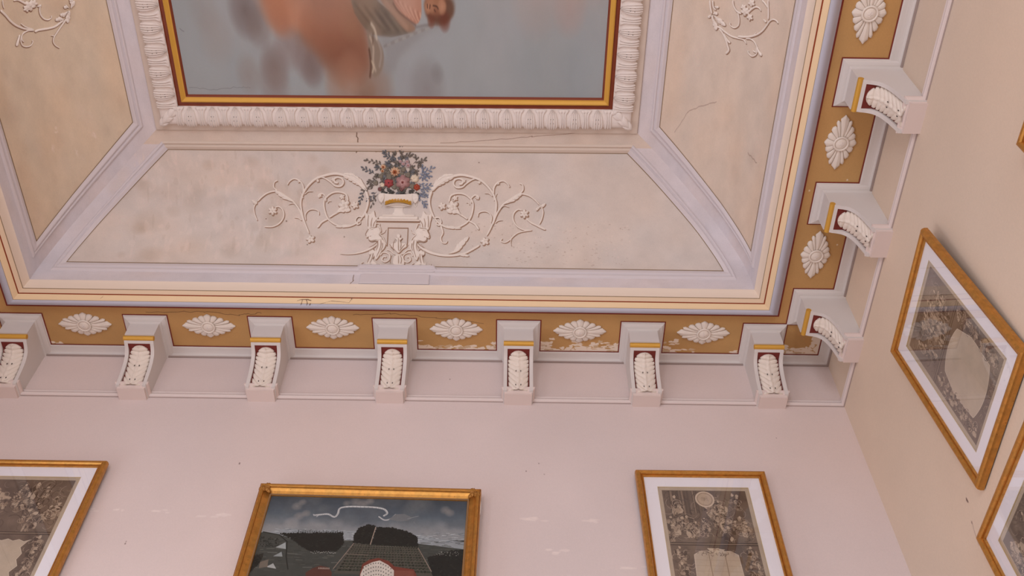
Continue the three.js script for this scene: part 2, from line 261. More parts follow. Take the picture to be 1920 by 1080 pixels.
// old cracks and chips in the cornice above the fourth corbel
const crackGeo = (pts, wd) => { const P = pts.map(([x, d, y]) => warp(x, y, ZB + d, d)); return gridGeo(1, P.length - 1, (u, v) => { const p = P[Math.round(v * (P.length - 1))]; return [p[0] + (u - 0.5) * wd, p[1] - 0.0012, p[2] + (u - 0.5) * wd * 0.8]; }); };
const bandAt = (k) => (k < 1 ? [lerp(0.366, 0.338, k), lerp(5.118, 5.0805, k)] : k < 2 ? [lerp(0.338, 0.316, k - 1), lerp(5.0805, 5.065, k - 1)] : [lerp(0.316, 0.29, k - 2), lerp(5.0605, 5.0655, k - 2)]);
for (const [path, wd] of [[[[-0.885, 1.55], [-0.868, 1.35], [-0.84, 1.3], [-0.825, 1.5]], 0.004], [[[-0.862, 1.4], [-0.865, 1.9], [-0.87, 2.4]], 0.003], [[[-0.845, 1.3], [-0.842, 1.9], [-0.846, 2.5]], 0.003], [[[-0.83, 1.9], [-0.83, 2.4]], 0.004], [[[-0.80, 2.2], [-0.785, 2.3], [-0.772, 2.6]], 0.003], [[[-0.79, 2.0], [-0.765, 1.75], [-0.74, 1.5], [-0.70, 1.6], [-0.665, 1.75], [-0.655, 1.2], [-0.65, 0.6], [-0.642, 0]], 0.0022], [[[-1.02, 2.7], [-0.95, 2.9], [-0.9, 2.8]], 0.003], [[[-1.70, 1.2], [-1.715, 1.7]], 0.0025], [[[-1.76, 0.2], [-1.775, 0.9]], 0.003]]) {
  const pts = []; for (let i = 0; i < path.length - 1; i++) for (let k = 0; k <= 5; k++) { const x = lerp(path[i][0], path[i + 1][0], k / 5) + (rnd() - 0.5) * 0.003, q = bandAt(lerp(path[i][1], path[i + 1][1], k / 5)); pts.push([x, ...q]); }
  mesh('crack', crackGeo(pts, wd), matte('#7c5d4a'), cornice);
}

// ochre soffit with flaked paint, one board per wall
const soffitTex = (u0, L, W, H, draw) => place(paint(W, H, (g, w, h) => { g.fillStyle = INK.ochre; g.fillRect(0, 0, w, h); mottle(g, w, h, 0.035, 60, 0.03, 0.03); draw(g, w, h, (u, d) => [(u - u0) / L * w, (1 - d / 0.3) * h]); }), u0, 0, L, 0.3);
const BX = Array.from({ length: 7 }, (_, k) => (k ? 1.1264 - k * 0.5364 : 1.118)), RZ = [-2.515, -2.0072, -1.4936, -0.98];
const backSoffitTex = soffitTex(XL, wallW, 2048, 192, (g, w, h, P) => {
  const bare = (u0, u1, d0, d1, n) => { for (let k = 0; k < n; k++) { const q = P(lerp(u0, u1, rnd()), lerp(d0, d1, rnd() * rnd())); flake(g, q[0], q[1], 3 + rnd() * 9, 2 + rnd() * 5, rnd() < 0.8 ? '#ecd9c6' : '#cdb08f', 10); } };
  bare(BX[3] + 0.09, BX[2] - 0.09, 0.05, 0.08, 90); bare(BX[3] + 0.09, BX[3] + 0.12, 0.05, 0.13, 10); bare(BX[2] - 0.12, BX[2] - 0.09, 0.05, 0.15, 12);
  bare(BX[2] + 0.09, BX[1] - 0.09, 0.05, 0.09, 130); bare(BX[2] + 0.24, BX[1] - 0.09, 0.05, 0.125, 110); bare(BX[2] + 0.09, BX[2] + 0.15, 0.05, 0.14, 30);
  bare(BX[1] + 0.09, BX[1] + 0.16, 0.05, 0.135, 34); bare(BX[1] + 0.16, BX[1] + 0.28, 0.055, 0.09, 6); bare(BX[0] + 0.09, XR - 0.05, 0.05, 0.11, 80); bare(BX[0] - 0.12, BX[0] - 0.09, 0.05, 0.07, 6);
  bare(BX[6] + 0.095, BX[6] + 0.14, 0.055, 0.11, 5);
  crackLine(g, [P(-1.55, 0.235), P(-1.3, 0.24), P(-1.15, 0.225), P(-1.05, 0.24)], 1.6, '#7c5a38', 5); crackLine(g, [P(-0.66, 0.235), P(-0.5, 0.245), P(-0.3, 0.225), P(-0.1, 0.2)], 1.5, '#7c5a38', 4);
});
const rightSoffitTex = soffitTex(ZB, wallL, 2048, 128, (g, w, h, P) => { for (let k = 0; k < 26; k++) { const q = P(lerp(ZB + 0.06, ZB + 0.2, rnd()), lerp(0.05, 0.12, rnd() * rnd())); flake(g, q[0], q[1], 3 + rnd() * 5, 3 + rnd() * 5, '#ead8c6', 9); } for (const [z, d] of [[-1.95, 0.24], [-1.9, 0.1], [-2.2, 0.08]]) { const q = P(z, d); flake(g, q[0], q[1], 1.6, 1.6, '#e6d6c4', 7); } });
const SOF = { b: new THREE.MeshStandardMaterial({ map: backSoffitTex, roughness: 0.8 }), r: new THREE.MeshStandardMaterial({ map: rightSoffitTex, roughness: 0.8 }) };
SOF.l = SOF.r; SOF.f = SOF.b;
for (const w of ['b', 'r', 'l', 'f']) {
  const P = (u, d) => { const [u0, u1] = span(w, d), q = lerp(u0, u1, u); return w === 'b' ? [q, SOFFIT, ZB + d] : w === 'r' ? [XR - d, SOFFIT, q] : w === 'l' ? [XL + d, SOFFIT, q] : [q, SOFFIT, ZR - d]; };
  mesh('soffit', gridGeo(1, 1, (u, v) => P(u, v * 0.3), (u, v, q) => [w === 'b' || w === 'f' ? q[0] : q[2], v * 0.3]), SOF[w], ceiling);
}
// crown moulding under the soffit and the double bead lower on the wall
const crown = struct('trim_2');
mesh('crown_moulding', ringGeo([[0.05, SOFFIT], [0.05, 5.0965], [0.046, 5.0955], ...arcPts(0.046, 5.0885, 0.032, 0.006, 90, 180, 4), [0.012, 5.0875], [0.009, 5.086], [0.009, 5.083], [0, 5.082]]), M.stone, crown);
mesh('crown_line', ringGeo([[0.0505, 5.0985], [0.0555, 5.0985]]), M.outline, crown);
mesh('joint_line', ringGeo([[0.0098, 5.0838], [0.0075, 5.0808], [0.0005, 5.0806]]), matte('#a5948e'), crown);
const bead = struct('trim_3');
mesh('joint_line', ringGeo([[0.0062, 4.8162], [0.0045, 4.8142], [0.0005, 4.8138]]), matte('#b3a09a'), bead);
mesh('wall_bead', ringGeo([[0, 4.846], [0.006, 4.846], ...arcPts(0.006, 4.840, 0.006, 0.006, 90, -90, 4), [0.005, 4.832], ...arcPts(0.005, 4.8235, 0.009, 0.0085, 90, -90, 5), [0, 4.815]]), matte('#e2d3cf'), bead);

// ---------------------------------------------------------------- carved leaf: a lobed leaf laid along a path
// frame(t, x, h) -> [x, y, z]; x across in metres, h above the ground of the carving
function leafGeo({ frame, W, lobes = 5, notch = 0.3, thick = 0.004, bulge = 0.008, rib = 0.0025, vein = 0.002, base = 0.9, tip = 0.7, curl = 0, slant = 0.2, nt = 0, nw = 12, split = 0, under = false }) {
  const NTt = nt || Math.ceil(lobes * 9) + 4;
  const tooth = (t) => { const k = 2 * ((t * lobes) % 1) - 1, q = k * k; return q * q * q; };                       // 1 in the notch between two lobes
  const env = (t) => (t < tip ? lerp(base, 1, sm(0, tip, t)) : Math.sqrt(Math.max(0, 1 - Math.pow((t - tip) / (1 - tip), 2))));
  return gridGeo(nw + 2, NTt, (u, v) => {
    const j = Math.round(u * (nw + 2)), skirt = j === 0 || j === nw + 2, w = clamp((j - 1) / nw, 0, 1) * 2 - 1, aw = Math.abs(w), to = v > 1 - 0.6 / lobes ? 0 : tooth(v), half = W * env(v) * (1 - notch * to);
    const t = -(under ? slant * Math.pow(1 - v, 3) : 0) + Math.min(1, v * (1 - slant * 0.5) + slant * 0.5 * v * v + slant * aw * (1 - v) * (1 - notch * to * 1.4));
    const f = (v * lobes) % 1, fan = Math.sin(f * Math.PI);                                                          // each lobe swells between its notches
    let h = thick + bulge * (1 - w * w) * (0.7 + 0.3 * fan) + rib * Math.exp(-Math.pow(w / 0.09, 2)) - vein * to * sm(0.15, 0.7, aw) + vein * 0.6 * fan * sm(0.3, 0.8, aw) - vein * 0.8 * Math.exp(-Math.pow((aw - 0.2) / 0.07, 2)) - split * to * sm(0.3, 0.6, aw) * thick + curl * sm(0.75, 1, v);
    if (skirt) h = 0;
    return frame(t, w * half, Math.max(h, 0));
  });
}
const dome = (r, h, y = 0, n = 16, m = 5) => { const g = gridGeo(n, m, (u, v) => { const a = u * Math.PI * 2, q = v * Math.PI / 2; return [Math.cos(a) * r * Math.cos(q), y - h * Math.sin(q), Math.sin(a) * r * Math.cos(q)]; }); return g; };

// ---------------------------------------------------------------- ceiling painting and its frame
{
  const d = 1.037, x0 = XL + d, x1 = XR - d, z0 = ZB + d, z1 = ZR - d, pw = x1 - x0, pl = z1 - z0;
  const tex = paint(2048, 2048, (g, w, h) => {
    // a frescoed sky: grey-blue air, warm clouds, a reclining figure whose head shows near the edge
    g.fillStyle = '#a3a9ab'; g.fillRect(0, 0, w, h);
    const X = (px) => (px - 351) / 777 * w, Y = (py) => h - (180 - py) / 180 * 0.41 / pl * h, R = (r) => r / 777 * w;
    const blot = (px, py, r, rgb, a, sy = 0.5) => { g.save(); g.translate(X(px), Y(py)); g.scale(1, sy); softBlot(g, 0, 0, R(r), rgb, a); g.restore(); };
    for (let k = 0; k < 26; k++) blot(lerp(330, 1150, rnd()), lerp(-420, 180, rnd()), 60 + rnd() * 90, rnd() < 0.5 ? '178,168,166' : '150,160,166', 0.35);
    const C = [[480, 20, 34, '112,96,92', 0.75], [500, 50, 26, '128,112,106', 0.6], [520, 125, 30, '128,110,104', 0.75], [515, 155, 34, '140,124,118', 0.6], [585, 105, 34, '126,106,102', 0.75], [590, 130, 24, '120,102,98', 0.55], [550, 85, 30, '138,120,116', 0.6], [470, 140, 26, '146,132,124', 0.5], [700, 165, 44, '150,112,88', 0.65], [680, 180, 26, '140,98,72', 0.5], [800, 165, 40, '132,122,120', 0.5], [760, 150, 22, '160,160,164', 0.6], [820, 135, 14, '128,126,124', 0.5], [640, 150, 36, '168,140,120', 0.5], [420, 70, 36, '160,150,144', 0.4], [405, 20, 30, '150,144,140', 0.4], [1060, 10, 34, '190,150,136', 0.4], [1000, -10, 50, '182,160,150', 0.4], [930, 60, 40, '168,172,176', 0.5]];
    for (const c of C) blot(...c, 0.8);
    const F = (pts, fill) => { g.fillStyle = fill; g.beginPath(); pts.forEach(([a, b], i) => { const p = pts[(i + 1) % pts.length], mx = (X(a) + X(p[0])) / 2, my = (Y(b) + Y(p[1])) / 2; if (!i) { const q = pts[pts.length - 1]; g.moveTo((X(a) + X(q[0])) / 2, (Y(b) + Y(q[1])) / 2); } g.quadraticCurveTo(X(a), Y(b), mx, my); }); g.closePath(); g.fill(); };
    const soft = (px, pts, fill) => { g.filter = `blur(${px}px)`; F(pts, fill); g.filter = 'none'; };
    const inside = (pts, fn) => { g.save(); g.beginPath(); pts.forEach(([a, b], i) => g[i ? 'lineTo' : 'moveTo'](X(a), Y(b))); g.closePath(); g.clip(); fn(); g.restore(); };
    const brush = (pts, col, lw, px = 2) => { g.filter = `blur(${px}px)`; g.strokeStyle = col; g.lineWidth = lw; g.lineCap = 'round'; g.lineJoin = 'round'; g.beginPath(); pts.forEach(([a, b], i) => { if (!i) g.moveTo(X(a), Y(b)); else { const p = pts[i - 1]; g.quadraticCurveTo(X(p[0]), Y(p[1]), (X(a) + X(p[0])) / 2, (Y(b) + Y(p[1])) / 2); if (i === pts.length - 1) g.lineTo(X(a), Y(b)); } }); g.stroke(); g.filter = 'none'; };
    // brown cloud under the figure: soft below, firm along the drapery
    soft(22, [[509, -80], [514, 31], [541, 40], [562, 46], [566, 64], [594, 82], [612, 110], [642, 128], [684, 132], [698, 140], [698, 84], [694, 50], [676, 20], [668, -80]], 'rgba(148,102,78,0.95)');
    for (const [a, b, r, c, al] of [[545, 8, 40, '190,126,94', 0.9], [575, 12, 30, '206,152,122', 0.85], [590, 34, 22, '196,136,106', 0.8], [600, 52, 30, '150,98,72', 0.8], [640, 30, 44, '146,98,76', 0.85], [662, 70, 46, '148,98,74', 0.8], [640, 96, 40, '134,86,64', 0.85], [672, 110, 30, '138,92,70', 0.8], [668, 36, 26, '152,112,86', 0.8], [540, 30, 22, '168,112,84', 0.7], [620, 78, 30, '140,90,66', 0.7], [540, -30, 50, '190,132,100', 0.8], [620, -40, 80, '176,124,98', 0.8], [660, 138, 30, '166,122,98', 0.6], [640, 160, 34, '160,118,94', 0.45]]) blot(a, b, r, c, al, 0.8);
    // olive cloak
    const cloak = [[664, -40], [674, 22], [694, 54], [704, 62], [738, 67], [776, 58], [786, 48], [752, 28], [716, 0], [700, -40]];
    soft(3, cloak, '#7d6f5f');
    inside(cloak, () => { for (const [a, b, r, c, al] of [[690, 20, 22, '120,98,80', 0.8], [725, 30, 24, '98,86,76', 0.8], [752, 52, 26, '112,102,90', 0.8], [700, 0, 26, '140,116,94', 0.7], [710, 52, 16, '150,132,114', 0.7]]) blot(a, b, r, c, al, 0.8); for (let k = 0; k < 10; k++) brush([[676 + k * 9, 4 + k * 3], [690 + k * 9, 26 + k * 3], [704 + k * 8, 44 + k * 2]], k % 2 ? 'rgba(150,134,116,0.5)' : 'rgba(84,70,60,0.5)', 5, 3); });
    // hanging folds and grey veil
    soft(3, [[694, 50], [700, 60], [706, 64], [718, 76], [724, 96], [722, 120], [712, 140], [700, 146], [696, 120], [697, 84]], '#8f7f70');
    for (const [p, c, lw] of [[[[704, 42], [710, 52], [712, 70]], 'rgba(206,192,174,0.85)', 9], [[[700, 66], [706, 86], [702, 112], [706, 130]], 'rgba(190,174,156,0.8)', 8], [[[697, 90], [699, 120], [695, 142]], 'rgba(92,60,44,0.85)', 8], [[[714, 74], [720, 96], [714, 122]], 'rgba(166,156,146,0.8)', 8], [[[706, 60], [704, 80]], 'rgba(98,76,60,0.7)', 5], [[[700, 112], [704, 124], [700, 134]], 'rgba(214,196,170,0.8)', 5]]) brush(p, c, lw, 2);
    soft(8, [[706, 66], [722, 74], [728, 100], [716, 140], [744, 136], [748, 108], [768, 88], [790, 68], [812, 54], [838, 40], [800, 46], [770, 62], [738, 70]], 'rgba(150,150,150,0.75)');
    for (let k = 0; k < 12; k++) { const a = 724 + k * 7, b = 84 - k * 3; brush([[a, b], [a + 14, b - 6], [a + 30, b - 15]], k % 2 ? 'rgba(184,184,182,0.55)' : 'rgba(118,112,106,0.45)', 5, 2); }
    brush([[782, 48], [800, 44], [830, 40]], 'rgba(120,112,106,0.6)', 5, 2);
    // arm and shell-pink sleeve
    soft(3, [[714, -30], [722, 2], [744, 26], [756, 46], [770, 58], [782, 54], [784, 48], [766, 28], [750, 8], [740, -30]], '#9c7d68');
    brush([[730, 0], [750, 26], [768, 48]], 'rgba(190,154,130,0.6)', 12, 5);
    const sleeve = [[742, -40], [746, 6], [758, 22], [776, 38], [786, 44], [794, 30], [796, 12], [794, -40]];
    soft(2, sleeve, '#bd8a72');
    inside(sleeve, () => { for (let k = 0; k < 12; k++) brush([[744 + k * 4.4, -6 + k * 2.6], [756 + k * 3.6, 10 + k * 2.8], [764 + k * 3.2, 24 + k * 1.8]], k % 2 ? 'rgba(222,178,154,0.75)' : 'rgba(158,104,84,0.6)', 6, 2); blot(770, 6, 20, '214,164,140', 0.6, 0.8); });
    brush([[745, 4], [752, 18], [764, 28], [784, 44]], 'rgba(96,62,48,0.7)', 4, 2);
    // head lying on its side, hair below and to the right
    soft(5, [[800, 10], [804, -8], [824, -16], [844, -10], [853, 6], [852, 26], [838, 43], [820, 43], [804, 32]], '#6b4330');
    for (const [a, b, r, c] of [[846, 10, 12, '108,80,62'], [836, 36, 12, '110,52,34'], [812, 36, 8, '116,60,40']]) blot(a, b, r, c, 0.8, 0.9);
    soft(4, [[800, 4], [806, -10], [824, -12], [838, -2], [840, 14], [830, 24], [812, 24], [801, 16]], '#a47355');
    for (const [a, b, r, c, al] of [[832, 10, 9, '196,146,116', 0.8], [812, 6, 8, '178,128,98', 0.7], [806, 14, 6, '196,144,112', 0.7], [822, 20, 7, '128,78,56', 0.6]]) blot(a, b, r, c, al, 0.9);
    for (const [p, lw] of [[[[806, 6], [806, 12]], 4], [[[811, 7], [810, 13]], 4], [[[816, 8], [823, 9], [825, 14]], 3.5], [[[818, 15], [820, 19]], 3]]) brush(p, 'rgba(74,44,32,0.8)', lw, 1);
    // cloud bank further up, outside the picture's edge
    for (let k = 0; k < 60; k++) blot(lerp(380, 1100, rnd()), lerp(-1500, -80, rnd()), 60 + rnd() * 80, rnd() < 0.5 ? '190,160,140' : '160,158,158', 0.4, 0.8);
    mottle(g, w, h, 0.025, 90, 0.02, 0.02);
    crackLine(g, [[X(355), Y(166)], [X(400), Y(170)], [X(450), Y(164)], [X(470), Y(166)]], 1.2, 'rgba(110,112,110,0.5)', 4);
    crackLine(g, [[X(357), Y(54)], [X(364), Y(60)]], 1.6, 'rgba(90,90,90,0.5)', 2);
  });
  const p = new THREE.Group(); p.name = 'ceiling_painting'; top(p, 'large frescoed sky with clouds and reclining figure inside the ornate ceiling frame', 'painting');
  mesh('painted_canvas', gridGeo(16, 16, (u, v) => warp(lerp(x0, x1, u), 5.5755, lerp(z0, z1, v), d), (u, v) => [u, v]), new THREE.MeshStandardMaterial({ map: tex, roughness: 0.6 }), p);
  const sh = [];   // a flat backing so that the painting has a thickness
  mesh('backing_board', gridGeo(1, 1, (u, v) => warp(lerp(x0, x1, u), 5.59, lerp(z0, z1, v), d)), M.wood, p);

  const fr = new THREE.Group(); fr.name = 'picture_moulding'; top(fr, 'brown and gilt inner frame directly around the ceiling painting', 'frame');
  mesh('outer_brown_band', ringGeo([[0.99, 5.562], [0.993, 5.5665], [1.0065, 5.5675]]), M.brown, fr);
  mesh('gilt_band', ringGeo([[1.0065, 5.569], [1.008, 5.559], [1.013, 5.557], [1.024, 5.5645], [1.029, 5.566]]), M.gold, fr);
  mesh('inner_brown_band', ringGeo([[1.029, 5.566], [1.0315, 5.5675], [1.037, 5.576]]), M.brown, fr);

  // carved border of upright leaves and flutes
  const cb = new THREE.Group(); cb.name = 'carved_border'; top(cb, 'white carved leaf-and-flute border framing the ceiling painting', 'moulding');
  mesh('flat_surround', ringGeo([[0.874, 5.5755], [0.8745, 5.568], [0.908, 5.567]]), M.band, cb);
  mesh('surround_line', ringGeo([[0.8725, 5.5735], [0.8765, 5.5675]]), matte('#a58a78'), cb);
  const bp = [[0.908, 5.567], [0.9085, 5.5555], [0.913, 5.550], [0.925, 5.5455], [0.942, 5.545], [0.958, 5.549], [0.972, 5.5545], [0.981, 5.557], [0.983, 5.5605], [0.99, 5.562]];
  mesh('carved_ground', ringGeo(bp, true), M.stucco, cb);
  const path = (t) => { const k = lerp(1, bp.length - 2, t), i = Math.min(bp.length - 3, Math.floor(k)), f = k - i, a = bp[i], b = bp[i + 1], L = Math.hypot(b[0] - a[0], b[1] - a[1]) || 1; return [lerp(a[0], b[0], f), lerp(a[1], b[1], f), (b[1] - a[1]) / L, -(b[0] - a[0]) / L]; };
  const fr1 = (t, x, h) => { const [dd, y, nd, ny] = path(t); return [x, y + ny * h, dd + nd * h]; };
  const leafG = gridGeo(22, 18, (u, v) => {   // upright leaf: ribs fanning out of a curled base, pointed tip
    const j = Math.round(u * 22), skirt = j === 0 || j === 22, w = clamp((j - 1) / 20, 0, 1) * 2 - 1, t = 0.06 + v * 0.86, half = 0.0265 * Math.pow(Math.max(0.0001, 1 - Math.pow(Math.max(0, (v - 0.15) / 0.85), 2.4)), 0.7) * lerp(0.86, 1, sm(0, 0.25, v));
    const ribs = Math.abs(Math.cos(w * Math.PI * 2.5)), groove = Math.exp(-Math.pow((Math.abs(w) - 0.12) / 0.05, 2));
    return fr1(t, w * half, skirt ? 0 : Math.max(0.0005, 0.0012 + 0.0065 * (1 - w * w) + 0.0065 * ribs - 0.003 * groove - 0.002 * v));
  });
  const fluteG = gridGeo(14, 12, (u, v) => {   // flute: waisted, three ribs, a scalloped lip at the inner end
    const j = Math.round(u * 14), skirt = j === 0 || j === 14, w = clamp((j - 1) / 12, 0, 1) * 2 - 1, t = 0.02 + v * 0.9, half = lerp(0.016, 0.0125, sm(0, 0.45, t)) + 0.011 * sm(0.55, 0.93, t), lip = sm(0.8, 0.86, t);
    return fr1(t, w * half, skirt ? 0 : 0.001 + 0.0075 * Math.abs(Math.cos(w * Math.PI * 1.5)) * (1 - lip) + lip * 0.0085 * (1 - 0.4 * w * w));
  });
  const curlG = merge([-1, 1].map((k) => { const g = dome(0.0085, 0.0075, 0, 12, 4); g.translate(k * 0.0095, 5.5475, 0.9185); return g; }));
  const eyeG = merge([[-0.0075, 0.934, 5.5362], [0.0075, 0.934, 5.5362], [-0.006, 0.951, 5.5395], [0.006, 0.951, 5.5395], [0, 0.916, 5.544]].map(([x, dd, yy]) => { const g = new THREE.SphereGeometry(0.0022, 7, 5); g.scale(0.9, 0.7, 1.2); g.translate(x, yy, dd); return g; }));  // dark beads stand in for the shade inside drilled holes
  const unit = (kind, set) => { for (const [geo, nm, mt, subs] of kind) { const m = mesh(nm, geo, mt, cb); set(m); for (const [g2, n2, m2] of subs || []) { const q = mesh(n2, g2, m2, m); if (n2 === 'hole_shade_beads') q.userData.kind = 'stuff'; } } };
  const LEAFU = [[leafG, 'carved_leaf', M.stucco, [[curlG, 'leaf_curl', M.stucco], [eyeG, 'hole_shade_beads', M.nail]]]], FLUTEU = [[fluteG, 'flute', M.stucco]];
  const D0 = 0.95, xa = XL + D0, xb = XR - D0, nB = 20, stepB = (xb - xa) / nB;
  for (let i = 0; i < nB * 2 - 1; i++) { const x = xa + stepB * (i + 1) / 2; unit(i % 2 ? LEAFU : FLUTEU, (m) => { m.position.set(x, 0, ZB + SKEW * (x - XC)); m.rotation.y = -SKEW; }); }
  for (const w of ['r', 'l']) for (let i = 0; i < 22; i++) { const z = ZB + D0 + stepB * (i + 1) / 2, xx = w === 'r' ? XR - D0 : XL + D0; unit(i % 2 ? LEAFU : FLUTEU, (m) => { m.position.set(w === 'r' ? XR : XL, 0, z + SKEW * (xx - XC)); m.rotation.y = w === 'r' ? -Math.PI / 2 : Math.PI / 2; }); }
  for (const w of ['r', 'l']) {   // mitred corner leaf and dark joint
    const c = mesh('corner_leaf', leafGeo({ frame: (t, x, h) => { const [dd, y, nd, ny] = path(t); return [x, y + ny * h, dd * 1.414 + nd * h]; }, W: 0.02, lobes: 4, notch: 0.3, nw: 8 }), M.stucco, cb);
    c.position.set(w === 'r' ? XR : XL, 0, ZB + SKEW * ((w === 'r' ? XR - D0 : XL + D0) - XC)); c.rotation.y = w === 'r' ? -Math.PI / 4 : Math.PI / 4;
  }
}

// ---------------------------------------------------------------- rosettes on the soffit
{
  // outline of one quarter, tip of the long leaf to tip of the short one; third number: 1 in a notch
  const Q = [[1, 0, 0], [0.93, 0.1, 0.1], [0.85, 0.25, 0.2], [0.79, 0.25, 0.3], [0.71, 0.20, 1], [0.77, 0.30, 0.15], [0.79, 0.43, 0], [0.70, 0.48, 0.1], [0.63, 0.44, 0.3], [0.54, 0.35, 1], [0.59, 0.5, 0.15], [0.54, 0.65, 0], [0.44, 0.70, 0.1], [0.36, 0.62, 0.3], [0.25, 0.36, 1], [0.36, 0.68, 0.2], [0.30, 0.82, 0], [0.20, 0.86, 0.1], [0.14, 0.8, 0.3], [0.10, 0.64, 1], [0.14, 0.84, 0.2], [0.05, 0.96, 0], [0, 1, 0]];
  const leafFrom = (list, bx, by, ax, ay) => { // list of outline points from one side to the other; base between them
    const N = list.length - 1, R = 8;
    return gridGeo(N, R, (u, v) => {
      const i = Math.round(u * N), [x, y, n] = list[i], k = Math.round(v * R), f = Math.min(1, k / (R - 1)), q = (u - 0.5) * 2, sx = ax + bx * q, sy = ay + by * q;
      const h = k === R ? 0 : 0.0055 + 0.0075 * Math.sin(Math.PI * (0.12 + 0.8 * f)) * (1 - 0.55 * n) - 0.004 * n * f + 0.002 * Math.exp(-Math.pow(q / 0.1, 2)) * (1 - f);
      return [lerp(sx, x, f), -Math.max(0.0004, h), lerp(sy, y, f)];
    });
  };
  const dens = (pts) => { const out = []; pts.forEach((p, i) => { out.push(p); const q = pts[i + 1]; if (q) out.push([(p[0] + q[0]) / 2, (p[1] + q[1]) / 2, (p[2] + q[2]) / 2]); }); return out; };
  const HL = 0.115, HS = 0.061, half1 = Q.slice(0, Q.findIndex((q) => q[0] === 0.25 && q[2] === 1) + 1).map(([x, y, n]) => [x * HL, y * HS, n]), half2 = Q.slice(Q.findIndex((q) => q[0] === 0.25 && q[2] === 1)).map(([x, y, n]) => [x * HL, y * HS, n]);
  const flip = (l) => l.map(([x, y, n]) => [x, -y, n]).reverse(), flop = (l) => l.map(([x, y, n]) => [-x, y, n]).reverse();
  const longG = leafFrom(dens([...flip(half1).slice(0, -1), ...half1]), 0, 0.012, 0.012, 0), shortG = leafFrom(dens([...half2.slice(0, -1), ...flop(half2)]), -0.012, 0, 0, 0.012);
  const ringG = new THREE.TorusGeometry(0.0265, 0.0042, 8, 28); ringG.rotateX(Math.PI / 2); ringG.translate(0, -0.0155, 0);
  const bossG = dome(0.0235, 0.010, -0.012, 24, 6);
  const petalG = (() => { const g = gridGeo(6, 8, (u, v) => { const t = v, w = (u * 2 - 1), half = 0.0042 * Math.sin(Math.PI * Math.pow(t, 0.8)) + 0.0003; const r = 0.002 + t * 0.0135; return [w * half, -(0.0205 + 0.0028 * (1 - w * w) - 0.0065 * t * t), r]; }); return g; })();
  const rosette = () => {
    const o = new THREE.Group(); o.name = numbered('ceiling_rosette');
    for (let k = 0; k < 4; k++) { const m = mesh('leaf', k % 2 ? longG : shortG, M.leaf, o); m.rotation.y = k > 1 ? Math.PI : 0; }
    mesh('ring', ringG, M.leaf, o);
    const b = mesh('boss', bossG, M.leaf, o);
    for (let k = 0; k < 4; k++) { const m = mesh('petal', petalG, M.stucco, b); m.rotation.y = k * Math.PI / 2; }
    return o;
  };
  const ord = ['first', 'second', 'third', 'fourth', 'fifth', 'sixth'];
  [0.8556, 0.3189, -0.2167, -0.7513, -1.2869, -1.8218].forEach((x, i) => { const o = rosette(); o.position.set(x, SOFFIT, ZB + 0.1675); top(o, `cream carved leaf rosette on ochre soffit, ${ord[i]} from right-hand corner along the back wall`, 'rosette', 'rosettes along the back wall'); });
  [-2.2482, -1.7369, -1.2286].forEach((z, i) => { const o = rosette(); o.position.set(XR - 0.1615, SOFFIT, z); o.rotation.y = Math.PI / 2; top(o, `cream carved leaf rosette on ochre soffit, ${ord[i]} from back corner along the right wall`, 'rosette', 'rosettes along the right wall'); });
  { const o = rosette(); o.position.set(XL + 0.1615, SOFFIT, -2.2482); o.rotation.y = Math.PI / 2; top(o, 'cream carved leaf rosette on the soffit above the left wall', 'rosette'); }
}

